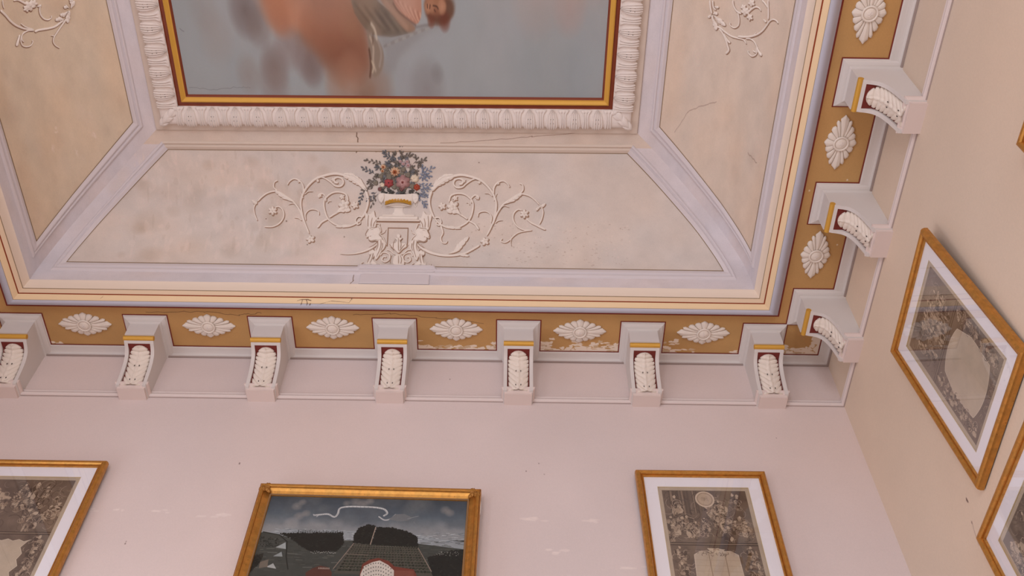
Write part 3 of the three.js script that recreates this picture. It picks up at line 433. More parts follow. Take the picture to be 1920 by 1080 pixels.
// ---------------------------------------------------------------- corbels (brackets) under the soffit
{
  const Y0 = 4.797, y = (v) => v - Y0;                       // the corbel's own base is its foot
  const W = 0.062, Wi = 0.047;
  const curve = [[0.157, 4.978], [0.138, 4.9735], [0.12, 4.965], [0.107, 4.951], [0.097, 4.932], [0.089, 4.908], [0.083, 4.882], [0.078, 4.855], [0.0735, 4.83], [0.071, 4.81]];
  const smoothCurve = new THREE.CatmullRomCurve3(curve.map(([a, b]) => new THREE.Vector3(0, y(b), a))).getPoints(26);
  const nrm = (k) => { const a = smoothCurve[Math.max(0, k - 1)], b = smoothCurve[Math.min(26, k + 1)], L = Math.hypot(b.y - a.y, b.z - a.z); return [-(b.z - a.z) / L * -1, (b.y - a.y) / L * -1]; };   // outward (y, z)
  const outward = (k) => { const [ny, nz] = nrm(k); return nz < 0 || (nz < 0.2 && ny > 0) ? [-Math.abs(ny), Math.abs(nz)] : [-Math.abs(ny), Math.abs(nz)]; };
  const side = (back) => {                                    // side outline of the block, as a Shape in (z, y)
    const s = new THREE.Shape(); s.moveTo(0, y(5.1)); s.lineTo(0.187, y(5.1)); s.lineTo(0.187, y(5.003)); s.lineTo(0.172, y(5.0)); s.lineTo(0.170, y(4.983));
    for (const p of smoothCurve) s.lineTo(p.z, p.y);
    s.lineTo(0, y(4.81)); s.closePath(); return s;
  };
  const ext = (shape, x0, x1) => { const g = new THREE.ExtrudeGeometry(shape, { depth: x1 - x0, bevelEnabled: false }); g.rotateY(-Math.PI / 2); g.translate(x1, 0, 0); return g; };   // (z,y) outline swept along x
  const upper = new THREE.Shape(); upper.moveTo(0, y(5.1)); upper.lineTo(0.187, y(5.1)); upper.lineTo(0.187, y(5.003)); upper.lineTo(0.172, y(5.0)); upper.lineTo(0.170, y(4.983)); upper.lineTo(0.157, y(4.979)); upper.lineTo(0, y(4.979)); upper.closePath();
  const bodyG = merge([ext(side(), -W, -Wi), ext(side(), Wi, W), ext(upper, -Wi, Wi)]);
  const inner = new THREE.Shape(); inner.moveTo(0, y(4.979)); inner.lineTo(0.157, y(4.9785)); { smoothCurve.forEach((p, k) => { const [ny, nz] = outward(k); inner.lineTo(Math.max(0.001, p.z - nz * 0.012 - (k < 3 ? 0.004 * (3 - k) / 3 : 0)), Math.min(y(4.9785), p.y - ny * 0.012)); }); } inner.lineTo(0, y(4.81)); inner.closePath();
  const fieldG = ext(inner, -Wi, Wi);
  // moulded head that returns round three sides
  const hp = [[0.031, 0], [0.031, -0.0035], [0.028, -0.0045], [0.0265, -0.0085], [0.022, -0.0125], [0.014, -0.0150], [0.008, -0.0158], [0.008, -0.0185], [0.0035, -0.0205], [0, -0.0215]];
  const headG = merge(hp.slice(1).map((_, k) => gridGeo(3, 1, (u, v) => { const [e, q] = hp[k + Math.round(v)], i = Math.round(u * 3); return [i < 2 ? -(W + e) : W + e, y(SOFFIT) + q, i === 0 || i === 3 ? 0 : 0.187 + e]; }).toNonIndexed())); headG.computeVertexNormals();
  const lineG = gridGeo(3, 1, (u, v) => { const e = 0.031 + v * 0.005, i = Math.round(u * 3); return [i < 2 ? -(W + e) : W + e, y(SOFFIT) - 0.0012, i === 0 || i === 3 ? 0.052 : 0.187 + e]; });
  const barG = new THREE.CylinderGeometry(0.0105, 0.0105, 0.127, 16); barG.rotateZ(Math.PI / 2); barG.translate(0, y(4.991), 0.1765);
  const leafG = leafGeo({
    frame: (t, x, h) => { const k = (1 - Math.max(0, t)) * 24.4 + 1.2, i = Math.min(25, Math.floor(k)), f = k - i, a = smoothCurve[i], b = smoothCurve[i + 1], [ny, nz] = outward(i), [my, mz] = outward(i + 1), q = h - 0.012; return [x, lerp(a.y, b.y, f) + lerp(ny, my, f) * q, lerp(a.z, b.z, f) + lerp(nz, mz, f) * q]; },
    W: 0.044, lobes: 9.5, notch: 0.24, thick: 0.006, bulge: 0.010, rib: 0.003, vein: 0.002, base: 0.92, tip: 0.62, curl: 0.007, slant: 0.3, nw: 18, nt: 110, under: true,
  });
  const seg = (k) => { const i = Math.round((1 - k) * 26), p = smoothCurve[i], [ny, nz] = outward(i); return [p, ny, nz]; };
  const eyesG = merge([[-0.010, 0.45], [0.010, 0.45], [-0.011, 0.17], [0.011, 0.17]].map(([x, k]) => { const [p, ny, nz] = seg(k); const g = new THREE.SphereGeometry(1, 8, 6); g.scale(0.0017, 0.0048, 0.0022); g.translate(x, p.y + ny * 0.0035, p.z + nz * 0.0035); return g; }));  // shade of the leaf's drill holes, coloured in as dark beads
  const capG = (() => {
    const pr = [[0, 4.8325], [0.012, 4.8325], [0.0125, 4.826], [0.0105, 4.821], [0.006, 4.8165], [0.0045, 4.812], [0.001, 4.8105], [0, 4.808], [0, 4.7975]];
    const g = merge(pr.slice(1).map((_, k) => gridGeo(3, 1, (u, v) => { const [e, q] = pr[k + Math.round(v)], i = Math.round(u * 3); return [i < 2 ? -(0.057 + e) : 0.057 + e, y(q), i === 0 || i === 3 ? 0 : 0.0605 + e]; }).toNonIndexed()));
    const lid = (yy, e) => gridGeo(1, 1, (u, v) => [lerp(-0.057 - e, 0.057 + e, u), y(yy), lerp(0, 0.0605 + e, v)]);
    const all = merge([g, lid(4.8325, 0.012), lid(4.7975, 0)]); all.computeVertexNormals(); return all;
  })();
  const nailG = merge([[-0.05, 5.0905, 0.2095], [0.03, 5.0905, 0.2095]].map(([x, yy, z]) => { const g = new THREE.SphereGeometry(0.0018, 6, 5); g.translate(x, y(yy), z); return g; }));
  const capMat = matte('#e2cfc8');
  const corbel = () => {
    const o = new THREE.Group(); o.name = numbered('corbel');
    mesh('bracket_body', bodyG, M.stone, o); mesh('head_moulding', headG, M.stone, o); mesh('red_outline', lineG, M.outline, o);
    const gb = mesh('gold_bar', barG, M.gold, o); gb.userData.label = 'gilded half-round bar';
    const f = mesh('recessed_field', fieldG, M.maroon, o); f.userData.label = 'dark red recessed field';
    const l = mesh('acanthus_leaf', leafG, M.leaf, o); mesh('hole_shade_beads', eyesG, M.nail, l).userData.kind = 'stuff';
    mesh('foot_block', capG, capMat, o); mesh('nail_heads', nailG, M.nail, o).userData.kind = 'stuff';
    return o;
  };
  const ord = ['first', 'second', 'third', 'fourth', 'fifth', 'sixth', 'seventh'];
  BX.forEach((x, k) => { const o = corbel(); o.position.set(x, Y0, ZB); top(o, `white corbel with gold bar and acanthus leaf, ${ord[k]} from right-hand corner on the back wall`, 'corbel', 'corbels along the back wall'); });
  RZ.slice(0, 3).forEach((z, k) => { const o = corbel(); o.position.set(XR, Y0, z); o.rotation.y = -Math.PI / 2; top(o, `white corbel with gold bar and acanthus leaf, ${ord[k]} from back corner on the right wall`, 'corbel', 'corbels along the right wall'); });
  { const o = corbel(); o.position.set(XL, Y0, RZ[0]); o.rotation.y = Math.PI / 2; top(o, 'white corbel at the left picture edge on the left wall', 'corbel'); }
}

// ---------------------------------------------------------------- scrollwork in shallow relief on the coves
// coordinates in millimetres: along the wall from the ornament's axis, up the curve of the cove
const SCROLL= {stem:[[[[88,254],[114,228],[153,207],[207,195],[251,196],[294,206],[336,231],[363,250]],6,3.5],[[[392,294],[416,348],[429,397],[432,441],[419,479],[397,511],[364,540],[321,556],[277,564],[239,557],[201,539],[171,517],[146,492]],3,5.5],[[[146,492],[136,459],[137,427],[150,389],[159,372]],5.5,3.5],[[[159,371],[186,345],[219,330],[252,329],[284,341],[311,363],[327,402],[328,445],[310,467],[288,480],[256,482],[231,471],[223,444]],3.2,3],[[[359,549],[331,546],[299,526],[280,510],[255,509],[243,524],[249,542],[269,548],[284,539],[280,526],[266,523]],2.5,4],[[[419,479],[422,511],[438,532],[462,539],[483,525],[490,512]],3,2.2],[[[416,343],[437,398],[464,436],[501,463],[539,483],[578,475],[605,456],[623,437]],3.5,2.6],[[[633,427],[640,405],[634,373],[624,351]],2.4,2.2],[[[652,326],[613,345],[585,359],[566,375]],4,2.5],[[[592,323],[553,325],[525,341],[508,371],[511,398],[530,415],[546,411]],2.6,2.4],[[[592,323],[564,319],[531,310],[509,293],[493,275],[472,263],[455,271],[461,283]],2.2,2.2],[[[501,281],[498,263],[502,246]],1.6,0.8],[[[410,354],[412,381],[398,400],[377,405],[355,397],[351,380]],2.2,1.8],[[[159,372],[179,374],[190,356],[181,339],[167,345]],2.2,2.2],[[[187,342],[198,306],[190,282],[197,259],[213,256],[220,268]],3,1.6],[[[321,440],[322,461],[338,475],[354,468],[350,456]],2.2,3],[[[306,369],[287,382],[267,393]],3,3],[[[311,363],[339,347],[357,322]],3,4],[[[415,471],[400,483],[378,485]],1.8,1],[[[421,452],[428,471],[435,487]],1.8,0.8],[[[445,417],[466,430],[489,425]],2,0.9],[[[428,354],[442,364],[462,367]],2,0.9],[[[314,433],[309,441],[297,443]],1.6,0.8],[[[534,484],[550,501],[547,523],[533,531]],2.2,2.4]],leaf:[[[[137,489],[163,519],[201,544],[244,557]],12,5],[[[171,536],[201,557],[244,564]],6,3],[[[223,202],[255,218],[279,251],[313,290]],9,5],[[[261,196],[288,199],[317,193]],5,3],[[[464,436],[491,450],[521,469],[548,488]],7,4],[[[197,340],[230,332],[279,327]],5,3],[[[278,387],[251,406],[212,403]],10,3],[[[623,443],[631,430],[651,443]],5,2],[[[631,430],[617,421],[609,410]],4,2]],flower:[[384,268,13,5],[240,425,17,5],[557,396,13,6],[193,425,11,4],[250,461,8,4],[347,466,6,4],[439,529,5,4],[288,537,6,4],[356,532,5,4]]}
const PEDESTAL= {poly:{"plume":[[96,358],[88,373],[100,373],[109,404],[123,389],[140,388],[146,398],[148,377],[143,356],[139,331],[131,316],[120,324],[101,324]],"mask":[[84,324],[104,325],[126,321],[132,308],[142,286],[137,276],[129,279],[128,266],[113,259],[101,262],[85,262],[67,271],[81,291],[76,304]],"beard":[[67,271],[85,263],[89,239],[100,211],[96,182],[89,166],[77,182],[67,211],[57,224],[51,245]],"leg":[[95,211],[105,222],[121,212],[121,194],[113,194],[121,157],[133,139],[110,139],[104,168],[95,193]],"foot":[[80,136],[97,160],[104,168],[110,139]],"palm":[[3,298],[12,290],[8,280],[22,277],[12,267],[22,251],[36,251],[42,238],[26,224],[12,206],[8,204],[3,206],[-13,223],[-31,237],[-25,250],[-11,250],[-3,267],[-14,277],[-1,280],[-6,290]],"shell":[[-10,137],[-14,166],[-8,188],[8,196],[26,189],[35,167],[35,137]]},stem:[[[[157,373],[174,376],[189,362],[183,344],[170,342],[169,356]],2.4,2.2],[[[101,335],[99,344],[85,344],[84,333]],2.6,2.6],[[[84,336],[76,314],[79,296],[66,281],[58,265],[47,243]],2.4,2.2],[[[79,296],[62,304],[54,320]],2,0.9],[[[-46,221],[-28,215],[-11,199],[8,196],[28,201],[45,219],[60,223]],2.4,2.4],[[[71,189],[64,204],[46,205],[30,192],[32,167],[49,155],[62,167],[56,184],[44,182]],3,3.5],[[[38,137],[62,138],[79,152]],2.6,1.6],[[[150,134],[150,146],[142,153]],2,2]]}
const FLOWERS= [[-65,598,11,"o"],[-69,580,8,"o"],[-14,577,20,"o"],[-42,526,20,"r"],[20,530,30,"p"],[81,508,14,"R"],[72,547,17,"w"],[44,607,11,"l"],[23,613,9,"l"],[40,623,9,"l"],[10,624,8,"l"],[-71,517,10,"w"],[42,562,12,"g"],[23,587,11,"g"],[-40,552,13,"g"],[-77,556,11,"g"],[-100,525,11,"g"],[-19,508,11,"g"],[60,512,11,"g"],[14,499,10,"m"],[-82,498,9,"m"]]
const SPRIGS= [[[[7,641],[17,660],[12,682]],4,"d"],[[[23,647],[41,651],[59,654]],4,"d"],[[[-8,638],[-32,641],[-53,643]],4,"b"],[[[-32,641],[-50,659],[-57,664]],3,"b"],[[[-70,603],[-99,618],[-141,625]],6,"d"],[[[-76,590],[-94,593]],2,"b"],[[[-104,565],[-128,577],[-153,591]],5,"b"],[[[-95,538],[-117,534],[-128,527]],4,"d"],[[[-105,513],[-119,510]],2,"d"],[[[-96,486],[-117,464],[-134,449]],4,"b"],[[[-90,477],[-108,452],[-119,426]],3,"d"],[[[-120,498],[-140,495],[-151,494]],3,"d"],[[[-151,485],[-163,464],[-169,439]],4,"b"],[[[64,610],[83,632],[80,642]],3,"d"],[[[82,601],[98,620],[115,634]],4,"d"],[[[70,576],[94,598],[95,617]],4,"d"],[[[88,564],[118,577],[153,593]],5,"B"],[[[100,558],[118,564],[136,559]],4,"B"],[[[106,564],[112,586],[109,598]],3,"B"],[[[100,561],[103,549],[115,543]],3,"B"],[[[87,527],[112,516],[144,514]],5,"B"],[[[93,503],[112,497],[136,498]],5,"B"],[[[93,485],[106,476],[124,467]],5,"B"],[[[100,452],[115,440],[121,426]],4,"B"],[[[87,479],[97,467],[90,458]],3,"B"],[[[-13,484],[-29,481]],2,"D"],[[[-10,484],[-6,464]],2,"D"],[[[-47,486],[-53,479]],2,"D"],[[[20,487],[22,477]],3,"D"],[[[78,491],[81,479]],2,"D"],[[[-14,619],[-20,630]],3,"b"],[[[-33,609],[-45,615]],3,"b"],[[[-8,647],[-13,653]],2,"d"],[[[-62,501],[-71,489]],3,"D"],[[[-29,496],[-35,487]],3,"D"],[[[45,497],[57,488]],3,"D"],[[[-4,557],[-19,548]],3,"d"],[[[51,582],[64,595]],3,"d"],[[[9,566],[-4,569]],3,"d"],[[[57,570],[76,576]],4,"d"],[[[-59,538],[-71,532]],3,"d"],[[[-86,569],[-95,553]],4,"d"],[[[-68,566],[-52,569]],3,"d"],[[[-36,594],[-52,584]],3,"d"],[[[6,600],[4,616]],3,"d"],[[[28,632],[23,644]],3,"d"]]
const SIDE_LEFT= {stem:[[[[-1369,270],[-1393,285],[-1418,297],[-1440,313],[-1456,332],[-1468,354],[-1475,376]],4,3],[[[-1482,377],[-1478,389],[-1477,411],[-1476,435],[-1472,456],[-1458,480],[-1450,494]],3.6,3],[[[-1439,334],[-1451,343],[-1464,359],[-1473,375]],1.4,3],[[[-1476,376],[-1473,353],[-1479,334],[-1490,323],[-1507,316],[-1526,319],[-1534,333],[-1533,349],[-1521,360],[-1513,361]],2.4,1.8],[[[-1487,324],[-1502,322],[-1514,327]],2.6,2],[[[-1481,319],[-1499,308],[-1521,294]],3,5],[[[-1415,521],[-1433,517],[-1451,500],[-1476,476],[-1498,456],[-1516,441],[-1534,435],[-1549,440],[-1562,453]],3.5,1.5],[[[-1509,444],[-1506,432]],2,1],[[[-1336,290],[-1352,286],[-1368,286]],2,1.6],[[[-1381,422],[-1400,415],[-1421,415],[-1437,424],[-1442,437],[-1436,449],[-1427,452]],2.6,1.8],[[[-1348,330],[-1348,345],[-1357,359],[-1370,374]],2,4]],leaf:[[[[-1450,494],[-1444,481],[-1448,462]],6,3],[[[-1417,517],[-1429,497],[-1429,483]],6,3],[[[-1419,516],[-1440,511],[-1464,504]],6,3],[[[-1405,523],[-1398,513],[-1406,506]],5,2],[[[-1408,528],[-1387,540],[-1367,535]],7,3],[[[-1383,408],[-1384,418],[-1380,426]],4,2]],flower:[[-1377,384,14,5],[-1387,370,9,4],[-1370,400,10,4]]}
const SIDE_RIGHT= {stem:[[[[-1343,512],[-1368,506],[-1380,494]],3.5,2.5],[[[-1344,523],[-1372,517],[-1397,508]],3.5,3.5],[[[-1402,507],[-1422,499],[-1441,484],[-1447,466],[-1460,444],[-1471,416],[-1473,391],[-1474,365],[-1487,350]],3.8,2],[[[-1466,392],[-1461,362],[-1450,332],[-1432,304],[-1411,284],[-1388,270],[-1365,257],[-1354,241],[-1354,224],[-1360,212]],3.6,2],[[[-1450,332],[-1440,320],[-1429,316]],3,1],[[[-1363,266],[-1334,271],[-1313,277],[-1291,282]],3,2.6],[[[-1300,310],[-1309,293],[-1320,277]],2.4,2.4],[[[-1450,470],[-1471,450],[-1495,435],[-1513,427],[-1529,420],[-1548,430]],3,3.5],[[[-1466,451],[-1489,431],[-1500,418]],2.6,4],[[[-1467,357],[-1462,338],[-1466,321],[-1478,304],[-1492,295],[-1515,299],[-1528,318],[-1521,333],[-1510,340]],2.4,2],[[[-1482,301],[-1497,288],[-1510,269]],3,5],[[[-1484,301],[-1506,301],[-1504,317]],2,2],[[[-1328,432],[-1348,426],[-1368,409],[-1374,391]],2.4,3],[[[-1372,405],[-1397,396],[-1423,396],[-1435,411],[-1429,427],[-1417,431]],2.4,1.6],[[[-1363,365],[-1346,351],[-1333,334],[-1334,317],[-1342,307]],4,1.6]],leaf:[[[[-1399,507],[-1408,515],[-1415,521]],4,2],[[[-1396,504],[-1392,495],[-1395,484]],5,2],[[[-1400,499],[-1417,475],[-1434,446]],7,3],[[[-1412,500],[-1435,490],[-1459,481]],7,3],[[[-1365,501],[-1367,491],[-1366,483]],4,2],[[[-1367,287],[-1372,280],[-1375,273]],3,2]],flower:[[-1361,376,12,5],[-1379,353,9,4],[-1347,385,8,4],[-1323,355,10,5]]}
const STROKES=[[[133,327],[134,356],[131,383]],[[119,327],[119,349],[114,371]],[[110,327],[105,346],[96,361]],[[97,324],[110,321],[124,318]],[[132,315],[141,289],[135,279]],[[103,282],[118,282],[129,277]],[[82,268],[101,262],[119,259],[129,269]],[[108,314],[117,313],[126,310]],[[73,265],[71,238],[76,211],[87,175]],[[86,258],[85,235],[91,211]],[[65,251],[64,231],[70,211]],[[102,197],[105,168],[112,141]],[[111,194],[118,164],[125,141]],[[95,211],[106,218],[118,208]],[[12,210],[24,231],[34,244]],[[16,224],[17,247],[10,267]],[[8,210],[5,251],[4,277]],[[23,139],[24,166],[17,188]],[[13,139],[9,188]],[[86,258],[102,239],[123,226]]]
let LIFT = 0.002;   // ground on which the relief sits, above the cove
const smoothPts = (pts, per = 7) => new THREE.CatmullRomCurve3(pts.map(([a, b]) => new THREE.Vector3(a / 1000, b / 1000, 0)), false, 'centripetal').getPoints((pts.length - 1) * per);
function stemGeo(w, ax, mx, pts, w0, w1, lift = 1, shift = [0, 0], flat = false) {
  const P = smoothPts(pts), n = P.length - 1, cs = flat ? [[-1, 0], [1, 0]] : [[-1, 0], [-0.8, 0.55], [-0.3, 0.95], [0.3, 0.95], [0.8, 0.55], [1, 0]];
  return gridGeo(cs.length - 1, n, (u, v) => {
    const i = Math.round(v * n), p = P[i], a = P[Math.max(0, i - 1)], b = P[Math.min(n, i + 1)], L = Math.hypot(b.x - a.x, b.y - a.y) || 1, f = i / n, end = Math.min(1, i / 2 + 0.35, (n - i) / 2 + 0.35);
    const hw = lerp(w0, w1, f) / 1000 * end * (flat ? 1.12 : 1), [cx, ch] = cs[Math.round(u * (cs.length - 1))];
    return surf(w, ax + mx * (p.x - (b.y - a.y) / L * hw * cx) + shift[0], p.y + (b.x - a.x) / L * hw * cx + shift[1], LIFT + (flat ? 0.0008 : ch * hw * lift));
  });
}
function spineLeaf(w, ax, mx, pts, W, lobes, shift = [0, 0], flat = false) {
  const P = smoothPts(pts, 10), n = P.length - 1;
  return leafGeo({
    frame: (t, x, h) => { const k = t * n, i = Math.min(n - 1, Math.floor(k)), f = k - i, a = P[i], b = P[i + 1], L = Math.hypot(b.x - a.x, b.y - a.y) || 1; return surf(w, ax + mx * (lerp(a.x, b.x, f) - (b.y - a.y) / L * x) + shift[0], lerp(a.y, b.y, f) + (b.x - a.x) / L * x + shift[1], LIFT + (flat ? 0.0007 : h)); },
    W: W / 1000 * (flat ? 1.1 : 1), lobes, notch: 0.38, thick: 0.0015, bulge: 0.004, rib: 0.0012, vein: 0.0015, base: 0.45, tip: 0.4, nw: 8, slant: 0.25,
  });
}
function blossom(w, ax, mx, x, s, r, n, shift = [0, 0], flat = false, hh = 0.45, deep = false) {   // a round flower of n petals
  const R = r / 1000, dip = deep ? 0.4 : 0.22;
  return gridGeo(n * 6, 6, (u, v) => { const a = u * Math.PI * 2, lob = 1 - dip + dip * Math.abs(Math.sin(a * n / 2)), q = v < 1 ? 1 - v : 0, rr = R * lob * q * (flat ? 1.12 : 1); const h = flat ? 0.0006 : R * hh * (Math.sqrt(Math.max(0, 1 - q * q * 0.98)) * 0.75 + 0.25 * Math.exp(-Math.pow((q - 0.55) / 0.2, 2)) - 0.3 * (q < 0.25 ? 1 - q * 4 : 0)) * (q > 0.999 ? 0 : 1); return surf(w, ax + mx * x / 1000 + Math.cos(a) * rr + shift[0], s / 1000 + Math.sin(a) * rr + shift[1], LIFT + h); });
}
// plates traced as outlines, raised with a rounded edge
function plateGeo(w, ax, mx, pts, h = 0.005, shift = [0, 0], flat = false) {
  const c = pts.reduce((a, p) => [a[0] + p[0] / pts.length, a[1] + p[1] / pts.length], [0, 0]);
  const P = new THREE.CatmullRomCurve3(pts.map(([a, b]) => new THREE.Vector3(a, b, 0)), true, 'centripetal').getPoints(pts.length * 3), n = P.length - 1, q = flat ? [[1.03, 0], [0, 0]] : [[1, 0], [0.97, 0.6], [0.86, 1], [0.55, 0.85], [0.28, 1.05], [0, 1.1]];
  return gridGeo(n, q.length - 1, (u, v) => { const p = P[Math.round(u * n)], [k, hh] = q[Math.round(v * (q.length - 1))]; return surf(w, ax + mx * lerp(c[0], p.x, k) / 1000 + shift[0], lerp(c[1], p.y, k) / 1000 + shift[1], LIFT + (flat ? 0.0007 : hh * h)); });
}
const LINE = [0.0026, -0.0032];   // shade of the frescoed relief, painted as a brown edge below and right
function scroll(name, label, w, ax, mx, D, keep = () => true, line = LINE) {
  const o = new THREE.Group(); o.name = numbered(name); const contour = [];
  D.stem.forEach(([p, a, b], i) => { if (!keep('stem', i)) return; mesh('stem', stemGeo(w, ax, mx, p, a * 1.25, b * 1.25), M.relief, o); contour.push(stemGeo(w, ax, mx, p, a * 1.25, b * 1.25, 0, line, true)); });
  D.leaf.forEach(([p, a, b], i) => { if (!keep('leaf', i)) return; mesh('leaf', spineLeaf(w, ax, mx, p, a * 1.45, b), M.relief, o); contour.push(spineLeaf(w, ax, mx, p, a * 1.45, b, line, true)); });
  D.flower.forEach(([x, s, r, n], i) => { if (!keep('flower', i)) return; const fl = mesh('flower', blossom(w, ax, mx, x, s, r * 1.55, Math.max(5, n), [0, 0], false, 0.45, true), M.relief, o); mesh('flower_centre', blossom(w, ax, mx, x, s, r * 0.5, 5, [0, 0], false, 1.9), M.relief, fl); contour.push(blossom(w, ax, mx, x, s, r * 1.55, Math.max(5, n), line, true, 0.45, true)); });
  const c = mesh('painted_shade_contour', merge(contour), M.contour, o); c.userData.label = 'thin brown painted shade contour along the scroll';
  return top(o, label, 'scrollwork');
}
const AX = -0.4844;
scroll('scrollwork', 'cream acanthus scroll with tendrils to the right of the flower urn', 'b', AX, 1, SCROLL);
scroll('scrollwork', 'cream acanthus scroll, worn away below, to the left of the flower urn', 'b', AX, -1, { ...SCROLL, stem: SCROLL.stem.map((q, i) => (i ? q : [q[0].slice(0, 5), 6, 1])) }, (k, i) => !(k === 'stem' && [10, 11, 8, 14].includes(i)) && !(k === 'leaf' && [2, 3, 8].includes(i)));
scroll('scrollwork', 'cream scroll with hanging tendril on the left cove panel', 'l', 0, 1, SIDE_LEFT, undefined, [-0.0026, -0.0028]);
scroll('scrollwork', 'cream scroll with hanging tendril on the right cove panel', 'r', 0, 1, SIDE_RIGHT, undefined, [-0.0026, -0.0028]);

// pedestal under the urn
const plate = (x0, x1, s0, s1, h, bev = 0.003) => { const q = [[0, 0], [0, 0.7], [bev, 1], [-bev, 1], [0, 0.7], [0, 0]]; const N = q.length; return gridGeo(5, 5, (u, v) => { const i = Math.round(u * 5), j = Math.round(v * 5), px = i < 3 ? x0 / 1000 + q[i][0] : x1 / 1000 + q[i][0], ps = j < 3 ? s0 / 1000 + q[j][0] : s1 / 1000 + q[j][0], hh = Math.min(q[i][1], q[j][1]); return surf('b', AX + px, ps, 0.002 + hh * h); }); };
const trap = (a0, a1, b0, b1, s0, s1, h) => gridGeo(5, 5, (u, v) => { const e = [0, 0, 0.04, 0.96, 1, 1], k = [0, 0.7, 1, 1, 0.7, 0], i = Math.round(u * 5), j = Math.round(v * 5), f = e[j]; return surf('b', AX + lerp(lerp(a0, b0, f), lerp(a1, b1, f), e[i]) / 1000, lerp(s0, s1, f) / 1000, 0.002 + Math.min(k[i], k[j]) * h); });
{
  const o = new THREE.Group(); o.name = 'pedestal'; const contour = [];
  mesh('top_slab', plate(-72, 72, 378, 386, 0.006), M.relief, o); mesh('top_slab', plate(-86, 86, 364, 378, 0.009), M.relief, o);
  const u1 = mesh('slab_line', plate(-96, 96, 349, 356, 0.001, 0.001), M.contour, o); mesh('top_slab', plate(-96, 96, 356, 364, 0.007), M.relief, o);
  mesh('die_panel', merge([plate(-46, 46, 322, 327, 0.001, 0.001), plate(-46, -42, 236, 322, 0.001, 0.001), plate(42, 46, 236, 322, 0.001, 0.001)]), M.contour, o);
  for (const m of [1, -1]) for (const [k, v] of Object.entries(PEDESTAL.poly)) {
    if ((k === 'palm' || k === 'shell') && m < 0) continue;
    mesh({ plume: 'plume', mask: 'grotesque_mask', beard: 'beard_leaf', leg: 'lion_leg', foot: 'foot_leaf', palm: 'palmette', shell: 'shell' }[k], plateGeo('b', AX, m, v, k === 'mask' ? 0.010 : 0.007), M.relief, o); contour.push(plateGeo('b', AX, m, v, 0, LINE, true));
  }
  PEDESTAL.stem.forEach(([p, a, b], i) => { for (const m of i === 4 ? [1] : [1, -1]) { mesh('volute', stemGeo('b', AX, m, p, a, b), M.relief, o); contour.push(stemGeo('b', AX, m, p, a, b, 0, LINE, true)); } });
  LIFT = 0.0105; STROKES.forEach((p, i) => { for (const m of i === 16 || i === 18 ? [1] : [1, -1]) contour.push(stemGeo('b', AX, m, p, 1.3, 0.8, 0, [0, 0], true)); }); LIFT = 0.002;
  mesh('painted_shade_contour', merge(contour), M.contour, o);  // shade edges of the relief and detail strokes, painted brown
  mesh('base_shelf', trap(-168, 184, -160, 166, 106, 130, 0.012), matte(INK.border), o);
  mesh('base_shelf', trap(-156, 166, -164, 180, 88, 106, 0.008), matte(INK.border), o);
  mesh('base_block', trap(-146, 153, -143, 151, 6, 88, 0.004), matte(INK.border), o);
  top(o, 'cream painted pedestal with masks and palmette carrying the flower urn', 'pedestal');
}
